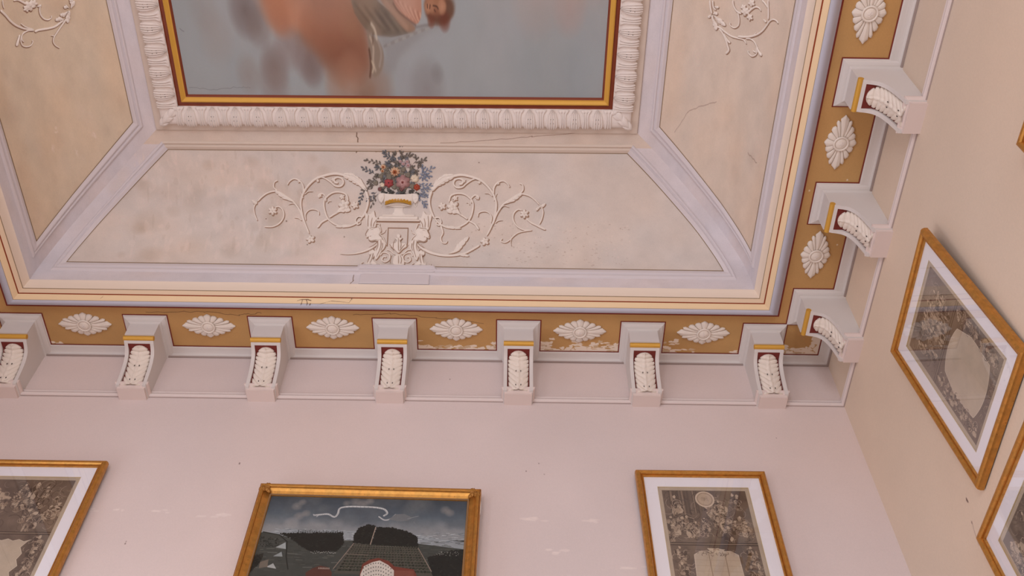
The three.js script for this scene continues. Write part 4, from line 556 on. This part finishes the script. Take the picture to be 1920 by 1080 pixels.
// urn and bouquet
{
  const urn = new THREE.Group(); urn.name = 'urn'; const W = matte('#efe4da'), G = matte('#c4912f'), Sh = matte('#caa988');
  const cup = [[483, 90], [470, 88], [455, 82], [440, 70], [428, 57], [420, 40], [416, 22], [408, 19], [398, 20], [390, 26], [384, 33], [380, 36]];
  const rev = (a, b, sc, mat, nm, lift = 0) => { const pr = cup.slice(a, b); const m = mesh(nm, gridGeo(12, pr.length - 1, (u, v) => { const [s, r] = pr[Math.round(v * (pr.length - 1))], q = (u * 2 - 1); return surf('b', AX + q * r * sc / 1000, s / 1000 - 0.007 * (1 - q * q) * (r > 40 ? 1 : 0.4) * (1 - v * 0.4), 0.003 + lift + Math.sqrt(Math.max(0, 1 - q * q)) * r / 1000 * 0.16); }), mat, urn); return m; };
  rev(0, 6, 0.93, W, 'bowl'); rev(5, 12, 1, W, 'foot');
  LIFT = 0.014; const scallops = []; for (let k = -4; k <= 4; k++) { const q = k / 4.6, x = q * 58, s = 452 - q * q * 16; scallops.push(blossom('b', AX, 1, x, s, 8.5, 3, [0, 0], false, 0.4)); }
  mesh('gilt_scallops', merge(scallops), G, urn);
  mesh('gilt_band', stemGeo('b', AX, 1, [[-60, 430], [-30, 441], [0, 444], [30, 441], [58, 432]], 4, 4, 3.2), G, urn);
  mesh('rim_plate', stemGeo('b', AX, 1, [[-56, 424], [-30, 431], [0, 433], [30, 431], [54, 426]], 3, 3, 4), W, urn);
  LIFT = 0.004;
  for (const m of [1, -1]) { mesh('ram_handle', plateGeo('b', AX, m, [[62, 480], [84, 478], [90, 462], [86, 446], [74, 436], [66, 446], [60, 462]], 0.013), W, urn); mesh('handle_ring', stemGeo('b', AX, m, [[74, 446], [70, 432], [75, 421], [80, 432], [78, 446]], 1.8, 1.8), W, urn); }
  LIFT = 0.002;
  top(urn, 'white footed urn with gilt scallops holding painted flowers', 'urn');
  const bq = new THREE.Group(); bq.name = 'bouquet';
  const col = { o: '#b06a42', r: '#a54b4c', p: '#b08684', R: '#a94a34', w: '#e6d6c0', l: '#b9a3a6', g: '#857d70', m: '#7e5654', d: '#7d746c', b: '#74757a', B: '#8f96a8', D: '#5c5955' }, mats = {}; for (const k in col) mats[k] = matte(col[k]);
  const pale = matte('#d9b394'), eye = matte('#8c4a2c'), blush = matte('#caa09c');
  // dark mass of foliage behind the flowers
  for (let k = 0; k < 105; k++) { const a = rnd() * Math.PI * 2, r = Math.sqrt(rnd()), x = 3 + Math.cos(a) * r * 84, s = 545 + Math.sin(a) * r * (Math.sin(a) > 0 ? 86 : 56), t = rnd() * 6.28; mesh('leaf', spineLeaf('b', AX, 1, [[x, s], [x + Math.cos(t) * 13, s + Math.sin(t) * 13], [x + Math.cos(t) * 26, s + Math.sin(t) * 24]], 8, 1.4), [mats.d, mats.g, mats.D, mats.b][k % 4], bq); }
  for (const [pts, n, c] of SPRIGS) {
    const st = mesh('sprig', stemGeo('b', AX, 1, pts, 1.1, 0.7), mats[c], bq), P = smoothPts(pts, 8);
    for (let k = 0; k < n + 2; k++) { const f = (k + 1) / (n + 2), i = Math.min(P.length - 2, Math.floor(f * (P.length - 1))), p = P[i], q = P[i + 1], an = Math.atan2(q.y - p.y, q.x - p.x) + (k === n + 1 ? 0 : k % 2 ? 0.75 : -0.75), L = 13 + rnd() * 7, x = p.x * 1000, s = p.y * 1000; mesh('leaf', spineLeaf('b', AX, 1, [[x, s], [x + Math.cos(an) * L * 0.5, s + Math.sin(an) * L * 0.5], [x + Math.cos(an) * L, s + Math.sin(an) * L]], 3.8, 1), mats[c], st); }
  }
  LIFT = 0.006;
  for (const [x, s, r0, c] of FLOWERS) {
    const r = r0 * 1.12;
    const n = c === 'o' ? 9 : c === 'w' ? 7 : c === 'g' ? 3 : 6;
    const f = mesh(c === 'g' ? 'leaf' : 'flower', blossom('b', AX, 1, x, s, r, n, [0, 0], false, 0.62), mats[c], bq);
    if (c === 'o') { f.material = pale; mesh('flower_centre', blossom('b', AX, 1, x, s, r * 0.74, 7, [0, 0], false, 1.0), mats.o, f); mesh('flower_eye', blossom('b', AX, 1, x, s, r * 0.3, 5, [0, 0], false, 2.7), eye, f); }
    else if (c === 'p' || c === 'r' || c === 'l') { mesh('inner_petals', blossom('b', AX, 1, x, s + 1, r * 0.62, 5, [0, 0], false, 1.15), c === 'r' ? matte('#b64a4e') : blush, f); mesh('flower_eye', blossom('b', AX, 1, x, s, r * 0.24, 4, [0, 0], false, 3.2), c === 'r' ? mats.m : matte('#a4625e'), f); }
    else if (c === 'w') for (let k = 0; k < 5; k++) { const a = k * 1.257 + 0.4; mesh('petal', blossom('b', AX, 1, x + Math.cos(a) * r * 0.55, s + Math.sin(a) * r * 0.55, r * 0.45, 4, [0, 0], false, 1.3), mats.w, f); }
  }
  LIFT = 0.002;
  top(bq, 'bouquet of red, pink, orange and white flowers with grey leaves above the urn', 'flowers');
}

// ---------------------------------------------------------------- framed pictures
const giltTex = paint(512, 64, (g, w, h) => { g.fillStyle = '#c58f48'; g.fillRect(0, 0, w, h); mottle(g, w, h, 0.1, 18, 0.08, 0.05); for (let k = 0; k < 26; k++) flake(g, rnd() * w, rnd() * h, 1 + rnd() * 3, 0.6 + rnd() * 1.2, 'rgba(90,48,24,0.5)', 6); });
giltTex.wrapS = giltTex.wrapT = THREE.RepeatWrapping;
const gilt = new THREE.MeshStandardMaterial({ map: giltTex, roughness: 0.36, metalness: 0.8 });
const mountMat = matte('#f0ecf2', { roughness: 0.9 }), bevelMat = matte('#cdb890'), glass = new THREE.MeshPhysicalMaterial({ color: 0xffffff, transmission: 1, thickness: 0, roughness: 0.02, ior: 1.45 });
// one mitred rail: prof = [distance in from the outer edge, height]; length along x, the frame's outer edge at y = 0
function railGeo(L, prof) {
  const g = merge(prof.slice(1).map((_, k) => gridGeo(Math.max(2, Math.round(L / 0.08)), 1, (u, v) => { const [p, q] = prof[k + Math.round(v)]; return [lerp(-L / 2 + p, L / 2 - p, u), -p, q]; }, (u, v, q) => [q[0] * 3, (k + v) * 0.13])));
  return g;
}
function rails(o, w, h, prof, mat, name = 'rail') {
  const A = railGeo(w, prof), B = railGeo(h, prof), out = [];
  for (const [g, x, y, r] of [[A, 0, h, 0], [A, 0, 0, Math.PI], [B, -w / 2, h / 2, Math.PI / 2], [B, w / 2, h / 2, -Math.PI / 2]]) { const m = mesh(name, g, mat, o); m.position.set(x, y, 0); m.rotation.z = r; out.push(m); }
  return out;
}
const half = (p0, p1, z0, h, n = 6) => Array.from({ length: n + 1 }, (_, i) => { const a = Math.PI * i / n; return [lerp(p0, p1, (1 - Math.cos(a)) / 2), z0 + Math.sin(a) * h]; });
const PRINTFRAME = [[0, 0], [0, 0.012], ...half(0.001, 0.022, 0.014, 0.012), [0.0225, 0.014], [0.026, 0.0165], [0.0295, 0.0155], [0.0295, 0.008]];
const OILFRAME = [[0, 0], [0, 0.03], [0.003, 0.036], ...half(0.004, 0.02, 0.034, 0.008), [0.022, 0.032], [0.03, 0.026], [0.04, 0.022], [0.043, 0.0225], [0.0435, 0.025], [0.049, 0.024], [0.05, 0.02]];
function plane(x0, x1, y0, y1, z) { const g = new THREE.PlaneGeometry(x1 - x0, y1 - y0); g.translate((x0 + x1) / 2, (y0 + y1) / 2, z); return g; }

// engravings, drawn as old brown prints: a dark allegory above, a pale tablet below
function engraving(kind) {
  return paint(640, 1016, (g, w, h) => {
    g.fillStyle = '#b8a793'; g.fillRect(0, 0, w, h);
    const m = 28; g.fillStyle = '#6d5c50'; g.fillRect(m, m, w - 2 * m, h - 2 * m);
    g.save(); g.beginPath(); g.rect(m, m, w - 2 * m, h - 2 * m); g.clip();
    for (let k = 0; k < 70; k++) softBlot(g, rnd() * w, rnd() * h, 30 + rnd() * 90, rnd() < 0.5 ? '74,60,52' : '140,122,106', 0.35);
    const curl = (x, y, r, col, lw) => { g.strokeStyle = col; g.lineWidth = lw; g.beginPath(); const a0 = rnd() * 6.28; g.arc(x, y, r, a0, a0 + 1.4 + rnd() * 2.6); g.stroke(); };
    const figure = (x, y, s) => { for (let k = 0; k < 9; k++) flake(g, x + (rnd() - 0.5) * s * 0.8, y + (rnd() - 0.3) * s * 1.3, s * (0.1 + rnd() * 0.16), s * (0.14 + rnd() * 0.26), ['#a08c78', '#b39f8a', '#8a7664', '#4c3d34'][k % 4], 9); flake(g, x, y - s * 0.55, s * 0.15, s * 0.18, '#bba690', 9); for (let k = 0; k < 12; k++) curl(x + (rnd() - 0.5) * s, y + (rnd() - 0.3) * s * 1.4, s * (0.1 + rnd() * 0.25), k % 2 ? '#c2ae99' : '#3c2e27', 1.2 + rnd() * 1.6); };
    const ruins = (x, y, ww, hh) => { g.fillStyle = '#56473d'; g.fillRect(x, y, ww, hh); g.fillStyle = '#83705f'; g.fillRect(x + ww * 0.15, y, ww * 0.2, hh); g.fillStyle = '#5f4f44'; g.fillRect(x + ww * 0.6, y, ww * 0.15, hh); };
    const split = kind === 2 ? 0.4 : 0.475;
    if (kind === 0) { ruins(70, 30, 70, 230); ruins(150, 30, 60, 300); ruins(230, 30, 40, 200); }
    if (kind === 1) { g.strokeStyle = '#4a3c33'; g.lineWidth = 9; for (const x of [360, 430, 470]) { g.beginPath(); g.moveTo(x, 330); g.quadraticCurveTo(x - 30, 190, x + 20, 60); g.stroke(); } for (let k = 0; k < 26; k++) curl(340 + rnd() * 260, 40 + rnd() * 200, 8 + rnd() * 26, '#8f7c6a', 2); g.fillStyle = '#b5a08b'; g.beginPath(); g.ellipse(160, 190, 70, 18, 0.05, 0, 6.3); g.fill(); }
    if (kind === 2) { g.strokeStyle = '#8d7a68'; g.lineWidth = 5; g.beginPath(); g.moveTo(30, 120); g.lineTo(480, 200); g.stroke(); }
    // foreshortened crowd of figures and drapery
    for (let k = 0; k < 24; k++) figure(60 + rnd() * 520, 110 + rnd() * (h * split - 180), 48 + rnd() * 56);
    for (let k = 0; k < 60; k++) curl(50 + rnd() * 540, 60 + rnd() * (h * split - 110), 10 + rnd() * 50, rnd() < 0.5 ? 'rgba(176,158,140,0.7)' : 'rgba(52,40,34,0.8)', 1.5 + rnd() * 2.5);
    if (kind === 0) { g.fillStyle = '#b7a28c'; g.beginPath(); g.ellipse(318, 106, 62, 66, 0, 0, 6.3); g.fill(); g.strokeStyle = '#ccb9a4'; g.lineWidth = 9; g.stroke(); g.strokeStyle = '#7d6a59'; g.lineWidth = 3; g.beginPath(); g.ellipse(318, 106, 50, 54, 0, 0, 6.3); g.stroke(); for (let k = 0; k < 16; k++) curl(300 + rnd() * 36, 90 + rnd() * 36, 4 + rnd() * 10, '#93806d', 2); }
    // ledge between the two halves
    g.fillStyle = '#4b3d34'; g.fillRect(m, h * split - 4, w, 26); g.fillStyle = '#9a8774'; g.fillRect(m, h * split + 6, w, 5);
    // tablet
    const y0 = h * (split + 0.045), y1 = h - 70;
    g.fillStyle = '#bcab97'; g.beginPath();
    if (kind === 0) { g.moveTo(176, y0 + 50); g.lineTo(220, y0 + 20); g.lineTo(420, y0 + 20); g.lineTo(466, y0 + 50); g.lineTo(480, y1); g.lineTo(160, y1); }
    else if (kind === 1) { g.moveTo(120, y0 + 20); for (let k = 0; k <= 10; k++) g.lineTo(130 + k * 37, y0 + 10 + (k % 2) * 14 + rnd() * 8); for (let k = 0; k <= 8; k++) g.lineTo(500 - (k % 2) * 26 - rnd() * 16, lerp(y0 + 30, y1, k / 8)); g.lineTo(140, y1); }
    else { g.moveTo(170, y0 + 40); g.quadraticCurveTo(320, y0 - 40, 470, y0 + 40); g.lineTo(520, y0 + 200); g.lineTo(500, y1 - 60); g.quadraticCurveTo(320, y1 + 30, 140, y1 - 60); g.lineTo(120, y0 + 200); }
    g.closePath(); g.fill(); g.strokeStyle = '#d2c2ae'; g.lineWidth = 4; g.stroke();
    g.save(); g.clip(); for (let k = 0; k < 18; k++) softBlot(g, rnd() * w, lerp(y0, y1, rnd()), 30 + rnd() * 60, rnd() < 0.5 ? '168,150,132' : '206,192,174', 0.3);
    if (kind === 0) { g.fillStyle = '#8d7b69'; g.fillRect(270, y0 + 40, 5, h); g.fillRect(376, y0 + 40, 5, h); g.strokeStyle = '#a39079'; g.lineWidth = 2; for (let k = 0; k < 9; k++) { g.beginPath(); g.moveTo(165, y0 + 90 + k * 44); g.lineTo(480, y0 + 96 + k * 44); g.stroke(); } }
    g.restore();
    if (kind === 0) { flake(g, 330, y0 + 14, 74, 26, '#c6b5a0', 18); flake(g, 318, y0 + 8, 14, 8, '#9d8672', 9); flake(g, 340, y0 + 8, 12, 8, '#9d8672', 9); for (let k = 0; k < 40; k++) curl(190 + rnd() * 270, y0 + 16 + rnd() * 34, 5 + rnd() * 9, k % 2 ? '#4a3b32' : '#a8947f', 2.4); }
    // supporters on both sides
    for (const x of [88, 556]) for (let k = 0; k < 4; k++) figure(x, y0 + 40 + k * 125, 84);
    for (let k = 0; k < 110; k++) { const left = rnd() < 0.5; curl(left ? 40 + rnd() * 110 : 500 + rnd() * 100, lerp(y0, y1 + 20, rnd()), 6 + rnd() * 20, rnd() < 0.5 ? '#b09c88' : '#46382f', 1.6 + rnd() * 2); }
    for (let k = 0; k < 40; k++) curl(150 + rnd() * 340, y1 + rnd() * 40, 6 + rnd() * 16, rnd() < 0.5 ? '#a8947f' : '#46382f', 2);
    // cross-hatching of the plate
    g.globalAlpha = 0.16; g.lineWidth = 1; for (let k = 0; k < 260; k++) { g.strokeStyle = k % 2 ? '#2e241f' : '#c8b7a3'; const x = rnd() * w, y = rnd() * h * split; g.beginPath(); g.moveTo(x, y); g.lineTo(x + 40, y + 16 + rnd() * 20); g.stroke(); } g.globalAlpha = 1;
    g.restore(); mottle(g, w, h, 0.05, 50, 0.08);
  });
}
const PW = 0.5, PH = 0.715;
function printPicture(tex) {
  const o = new THREE.Group(); o.name = numbered('framed_engraving');
  mesh('back_board', box(-PW / 2 + 0.004, PW / 2 - 0.004, 0.004, PH - 0.004, 0, 0.005), M.wood, o);
  rails(o, PW, PH, PRINTFRAME, gilt, 'frame_rail');
  const a = PW / 2 - 0.028, sw = 0.1725, s0 = 0.078, s1 = PH - 0.077;   // card mount with its window
  mesh('mount', merge([box(-a, -sw, 0.028, PH - 0.028, 0.006, 0.0095), box(sw, a, 0.028, PH - 0.028, 0.006, 0.0095), box(-sw, sw, 0.028, s0, 0.006, 0.0095), box(-sw, sw, s1, PH - 0.028, 0.006, 0.0095)]), mountMat, o);
  mesh('mount_bevel', merge([box(-sw, -sw + 0.0016, s0, s1, 0.0062, 0.0092), box(sw - 0.0016, sw, s0, s1, 0.0062, 0.0092), box(-sw + 0.0016, sw - 0.0016, s0, s0 + 0.0016, 0.0062, 0.0092), box(-sw + 0.0016, sw - 0.0016, s1 - 0.0016, s1, 0.0062, 0.0092)]), bevelMat, o);
  mesh('print', plane(-sw, sw, s0, s1, 0.0064), new THREE.MeshStandardMaterial({ map: tex, roughness: 0.9 }), o);
  mesh('glass_pane', box(-a - 0.002, a + 0.002, 0.026, PH - 0.026, 0.0112, 0.0124), glass, o);
  return o;
}
const prints = [engraving(0), engraving(1), engraving(2)];
{
  const put = (o, cx, cy, cz, turn, roll, lean, hh) => { o.rotation.order = 'YXZ'; o.rotation.set(lean, turn, roll); const v = new THREE.Vector3(0, -hh / 2, 0).applyEuler(o.rotation); o.position.set(cx + v.x, cy + v.y, cz + v.z); };
  let o = printPicture(prints[0]); put(o, 0.7527, 4.393 - PH / 2, ZB + 0.014, 0, 0.002, 0.018, PH); top(o, 'gilt framed engraving with oval cartouche and pale tablet, nearest the corner on the back wall', 'picture');
  o = printPicture(prints[1]); put(o, -1.7716, 4.4027 - PH / 2, ZB + 0.014, 0, -0.002, 0.018, PH); top(o, 'gilt framed engraving on the back wall left of the oil painting', 'picture');
  o = printPicture(prints[2]); put(o, XR - 0.021, 4.0976, -1.9598, -Math.PI / 2, 0.06, 0.046, PH); top(o, 'tilted gilt framed engraving on the right wall, wholly in view', 'picture');
  o = printPicture(prints[1]); put(o, XR - 0.018, 3.6178 - PH / 2, -2.2728 + PW / 2, -Math.PI / 2, 0, 0.02, PH); top(o, 'gilt framed engraving in the lower right corner, only its corner showing', 'picture');
  o = printPicture(prints[0]); put(o, XR - 0.018, 4.0934 - PH / 2, -1.239 + PW / 2, -Math.PI / 2, 0, 0.02, PH); top(o, 'gilt framed engraving at the right photo edge, just one frame corner showing', 'picture');
}
// oil painting: bird's-eye view of an estate under a dark sky
{
  const w0 = 0.824, h0 = 0.66, fw = 0.05;
  const tex = paint(1280, 1008, (g, w, h) => {
    const Q = (x, y) => { const k = (y - 200) / 502; return [(x - lerp(390, 225, k)) / lerp(1332, 1443, k) * w, k * 0.59 * h]; };
    const poly = (pts, c) => { g.fillStyle = c; g.beginPath(); pts.forEach((p, i) => { const q = Q(...p); g[i ? 'lineTo' : 'moveTo'](...q); }); g.closePath(); g.fill(); };
    const line = (pts, c, lw) => { g.strokeStyle = c; g.lineWidth = lw; g.lineCap = 'round'; g.lineJoin = 'round'; g.beginPath(); pts.forEach((p, i) => { const q = Q(...p); g[i ? 'lineTo' : 'moveTo'](...q); }); g.stroke(); };
    g.fillStyle = '#2d2e2c'; g.fillRect(0, 0, w, h);
    const sky = g.createLinearGradient(0, 0, 0, Q(0, 470)[1]); sky.addColorStop(0, '#3c444c'); sky.addColorStop(0.45, '#55606a'); sky.addColorStop(0.75, '#7b8084'); sky.addColorStop(1, '#8b8f92'); g.fillStyle = sky; g.fillRect(0, 0, w, Q(0, 480)[1]);   // the painter's own sky
    const blob = (x, y, r, rgb, a) => { const q = Q(x, y); softBlot(g, q[0], q[1], r, rgb, a); };
    for (let k = 0; k < 40; k++) blob(390 + rnd() * 1330, 200 + rnd() * 180, 40 + rnd() * 70, rnd() < 0.5 ? '70,78,88' : '110,112,112', 0.3);
    for (const [x, y, r] of [[560, 270, 40], [600, 240, 30], [570, 340, 40], [960, 230, 44], [1010, 240, 40], [1060, 220, 34], [1570, 270, 40], [1600, 290, 36], [620, 320, 34], [900, 240, 30]]) blob(x, y, r, '150,144,138', 0.6);
    for (let k = 0; k < 30; k++) blob(330 + rnd() * 1380, 385 + rnd() * 60, 30 + rnd() * 40, '150,150,150', 0.3);
    // snowy hills
    poly([[300, 470], [420, 440], [520, 430], [640, 445], [760, 430], [930, 435], [1100, 440], [1400, 450], [1520, 475], [1690, 490], [1690, 540], [280, 540]], '#8f9599');
    for (let k = 0; k < 160; k++) { const x = 380 + rnd() * 1300, y = 430 + rnd() * 70; line([[x, y], [x + 14 + rnd() * 22, y - 4 + rnd() * 8]], rnd() < 0.6 ? '#b9bfc2' : '#5c666c', 1.5 + rnd() * 2.5); }
    // land
    poly([[270, 470], [330, 458], [450, 480], [560, 510], [900, 500], [1380, 510], [1690, 540], [1668, 760], [200, 760]], '#3f423e');
    for (let k = 0; k < 300; k++) { const x = 230 + rnd() * 1450, y = 490 + rnd() * 230; line([[x, y], [x + 20 + rnd() * 60, y + (rnd() - 0.5) * 8]], ['#565850', '#2c2f2c', '#6a6c66', '#4a4d49'][k % 4], 1.5 + rnd() * 3); }
    // dark woods
    const wood = (pts) => { poly(pts, '#1c1d1a'); pts.forEach((p, i) => { const q = pts[(i + 1) % pts.length], n = Math.ceil(Math.hypot(q[0] - p[0], q[1] - p[1]) / 9); for (let k = 0; k < n; k++) { const c = Q(lerp(p[0], q[0], k / n) + (rnd() - 0.5) * 6, lerp(p[1], q[1], k / n) + (rnd() - 0.5) * 6); flake(g, c[0], c[1], 4 + rnd() * 5, 4 + rnd() * 6, '#1c1d1a', 8); } }); const xs = pts.map((p) => p[0]), ys = pts.map((p) => p[1]); g.save(); g.beginPath(); pts.forEach((p, i) => { const c = Q(...p); g[i ? 'lineTo' : 'moveTo'](...c); }); g.clip(); for (let k = 0; k < 90; k++) { const c = Q(lerp(Math.min(...xs), Math.max(...xs), rnd()), lerp(Math.min(...ys), Math.max(...ys), rnd())); flake(g, c[0], c[1], 4 + rnd() * 6, 3 + rnd() * 4, k % 2 ? '#282a25' : '#141512', 7); } g.restore(); };
    wood([[440, 468], [560, 462], [860, 450], [865, 520], [820, 570], [640, 580], [570, 540], [500, 490]]); for (let k = 0; k < 26; k++) { const x = 560 + k * 12; line([[x, 468], [x + 3, 446 - rnd() * 12]], '#1c1d1a', 4); }
    wood([[940, 470], [975, 415], [1040, 390], [1090, 400], [1080, 450], [1050, 520], [935, 515]]); wood([[1100, 405], [1200, 408], [1300, 430], [1370, 465], [1372, 535], [1240, 535], [1060, 520]]);
    wood([[1440, 600], [1560, 560], [1680, 545], [1668, 760], [1480, 760]]);
    wood([[250, 620], [310, 610], [290, 660], [225, 720], [225, 650]]);
    line([[1090, 405], [1050, 520], [1010, 610], [940, 700]], '#a08f80', 6);
    // orchard rows on the slope
    poly([[930, 520], [1380, 540], [1470, 720], [790, 720]], '#4d4a42');
    for (let r = 0; r < 11; r++) for (let c = 0; c < 26; c++) { const y = 530 + r * 13 + r * r * 0.35, k = (y - 520) / 190, x = lerp(lerp(935, 810, k), lerp(1380, 1460, k), (c + 0.5) / 26), q = Q(x, y); flake(g, q[0], q[1], 6.5 + r * 0.6, 5 + r * 0.5, ['#23251d', '#30352a', '#282d23'][c % 3], 8); if (r % 3 === 0) flake(g, q[0] + 3, q[1] + 4, 3, 1.6, '#9b9686', 6); }
    line([[935, 520], [790, 690]], '#8b7c70', 5); line([[1375, 540], [1460, 690]], '#8b7c70', 5); line([[880, 590], [1030, 595]], '#8b7c70', 3);
    for (let k = 0; k < 22; k++) { const q = Q(640 + k * 8, 585 + (rnd() - 0.5) * 14); flake(g, q[0], q[1], 3, 3, '#b9b9b4', 6); } for (let k = 0; k < 40; k++) { const q = Q(1480 + rnd() * 170, 555 + rnd() * 30); flake(g, q[0], q[1], 3, 2.4, '#a9a9a2', 6); }
    // farm on the left
    line([[320, 458], [430, 475], [480, 520], [470, 620], [480, 700]], '#1f211f', 7);
    for (let k = 0; k < 60; k++) { const q = Q(290 + rnd() * 140, 490 + rnd() * 70); flake(g, q[0], q[1], 6, 5, '#202320', 7); }
    poly([[400, 560], [470, 525], [470, 570]], '#9aa0a0'); poly([[380, 620], [440, 588], [445, 620]], '#8d9393'); poly([[330, 690], [380, 665], [400, 700]], '#a3a6a4'); poly([[290, 660], [350, 640], [340, 690], [280, 700]], '#6a6258');
    // red-roofed palace
    poly([[970, 720], [990, 655], [1040, 625], [1100, 612], [1170, 630], [1210, 665], [1340, 680], [1360, 720], [1340, 860], [960, 860]], '#70382d'); poly([[975, 720], [1000, 668], [1060, 640], [1110, 628], [1165, 655], [1205, 690], [1200, 860], [960, 860]], '#c9c0b6');
    for (let r = 0; r < 8; r++) for (let c = 0; c < 12; c++) { const q = Q(995 + c * 17, 676 - Math.sin(c / 11 * 3.14) * 34 + r * 24); g.fillStyle = '#4a4744'; g.fillRect(q[0], q[1], 5, 9); }
    poly([[600, 720], [650, 690], [700, 672], [760, 682], [780, 715], [760, 860], [600, 860]], '#54332b'); for (let k = 0; k < 8; k++) { const q = Q(690 + k * 10, 684); g.fillStyle = '#b4a79b'; g.fillRect(q[0], q[1], 4, 12); }
    poly([[1210, 690], [1340, 690], [1330, 860], [1210, 860]], '#7a4639');
    // lower ground, hidden below the picture's edge
    for (let k = 0; k < 260; k++) { const x = 200 + rnd() * 1480, y = 740 + rnd() * 320; line([[x, y], [x + 20 + rnd() * 50, y + 4]], ['#50504a', '#35362f', '#6a5f52'][k % 3], 2 + rnd() * 3); }
    // ribbon in the sky with its lettering strokes
    const rib = [[675, 332], [720, 326], [770, 322], [812, 340], [835, 318], [850, 280], [890, 266], [1000, 262], [1110, 266], [1160, 280], [1172, 305], [1150, 322]], rib2 = [[1115, 330], [1150, 352], [1190, 345], [1230, 312]];
    const curve = (l) => new THREE.CatmullRomCurve3(l.map(([a, b]) => new THREE.Vector3(a, b, 0))).getPoints(60).map((p) => [p.x, p.y]); line(curve(rib), '#7f8488', 15); line(curve(rib), '#c6c8c7', 11); line(curve(rib2), '#b7b9b9', 9); line([[668, 326], [700, 334], [690, 342]], '#b7b9b9', 5);
    for (let k = 0; k < 46; k++) { const f = k / 46 * (rib.length - 1), i = Math.floor(f), a = rib[i], b = rib[i + 1] || a, x = lerp(a[0], b[0], f - i), y = lerp(a[1], b[1], f - i); line([[x, y - 3], [x + 2, y + 4]], '#5c6064', 1.8); }
    poly([[1180, 350], [1230, 310], [1290, 305], [1340, 330], [1320, 350], [1260, 360]], '#6f7376'); line([[1310, 340], [1360, 325], [1385, 318]], '#8c8f90', 4); line([[1350, 360], [1372, 385], [1388, 408]], '#7c8082', 3);
    mottle(g, w, h, 0.06, 26, 0.1);
  });
  const o = new THREE.Group(); o.name = 'framed_oil_painting';
  mesh('back_board', box(-w0 / 2 + 0.005, w0 / 2 - 0.005, 0.005, h0 - 0.005, 0, 0.012), M.wood, o);
  rails(o, w0, h0, OILFRAME, gilt, 'frame_rail');
  rails(o, w0 - 0.084, h0 - 0.084, [[0, 0.0225], [0.0012, 0.0262], [0.006, 0.0262], [0.0075, 0.022]], matte('#8d6a44'), 'sanded_bead').forEach((m) => { m.position.x *= 1; m.position.y += 0.042; });
  mesh('painted_canvas', plane(-w0 / 2 + fw - 0.001, w0 / 2 - fw + 0.001, fw - 0.001, h0 - fw + 0.001, 0.0195), new THREE.MeshStandardMaterial({ map: tex, roughness: 0.35 }), o);
  const dark = new THREE.MeshStandardMaterial({ color: '#a87434', roughness: 0.5, metalness: 0.4 });
  for (const [sx, sy] of [[-1, 1], [1, 1], [-1, 0], [1, 0]]) {   // carved corner leaves
    const list = []; for (let k = 0; k < 5; k++) { const an = (k - 2) * 0.62; list.push(leafGeo({ frame: (t, x, h) => { const L = (k === 2 ? 0.042 : 0.026) * t, c = Math.cos(an), s = Math.sin(an); return [x * c + L * s, -(-x * s + L * c) , 0.026 + h + 0.004 * Math.sin(t * 3)]; }, W: 0.0085, lobes: 3, notch: 0.3, thick: 0.002, bulge: 0.004, base: 0.5, tip: 0.5, nw: 6 })); }
    const m = mesh('corner_ornament', merge(list), dark, o); m.position.set(sx * (w0 / 2 - 0.016), sy ? h0 - 0.016 : 0.016, 0.006); m.rotation.z = sy ? sx * -Math.PI / 4 : sx * -Math.PI * 0.75;
  }
  const chip = mesh('paint_chip', (() => { const g = new THREE.SphereGeometry(1, 10, 8); g.scale(0.002, 0.034, 0.006); g.translate(w0 / 2 + 0.0005, h0 - 0.085, 0.024); return g; })(), M.white, o); chip.userData.label = 'white chipped spot on the frame edge';
  o.rotation.order = 'YXZ'; o.rotation.set(0.015, 0, -0.018); o.position.set(-0.508, 4.2688 - h0 + 0.004, ZB + 0.012);
  top(o, "gilt framed oil painting of a bird's-eye estate under dark sky on the back wall", 'picture');
}

renderer.render(scene, camera);
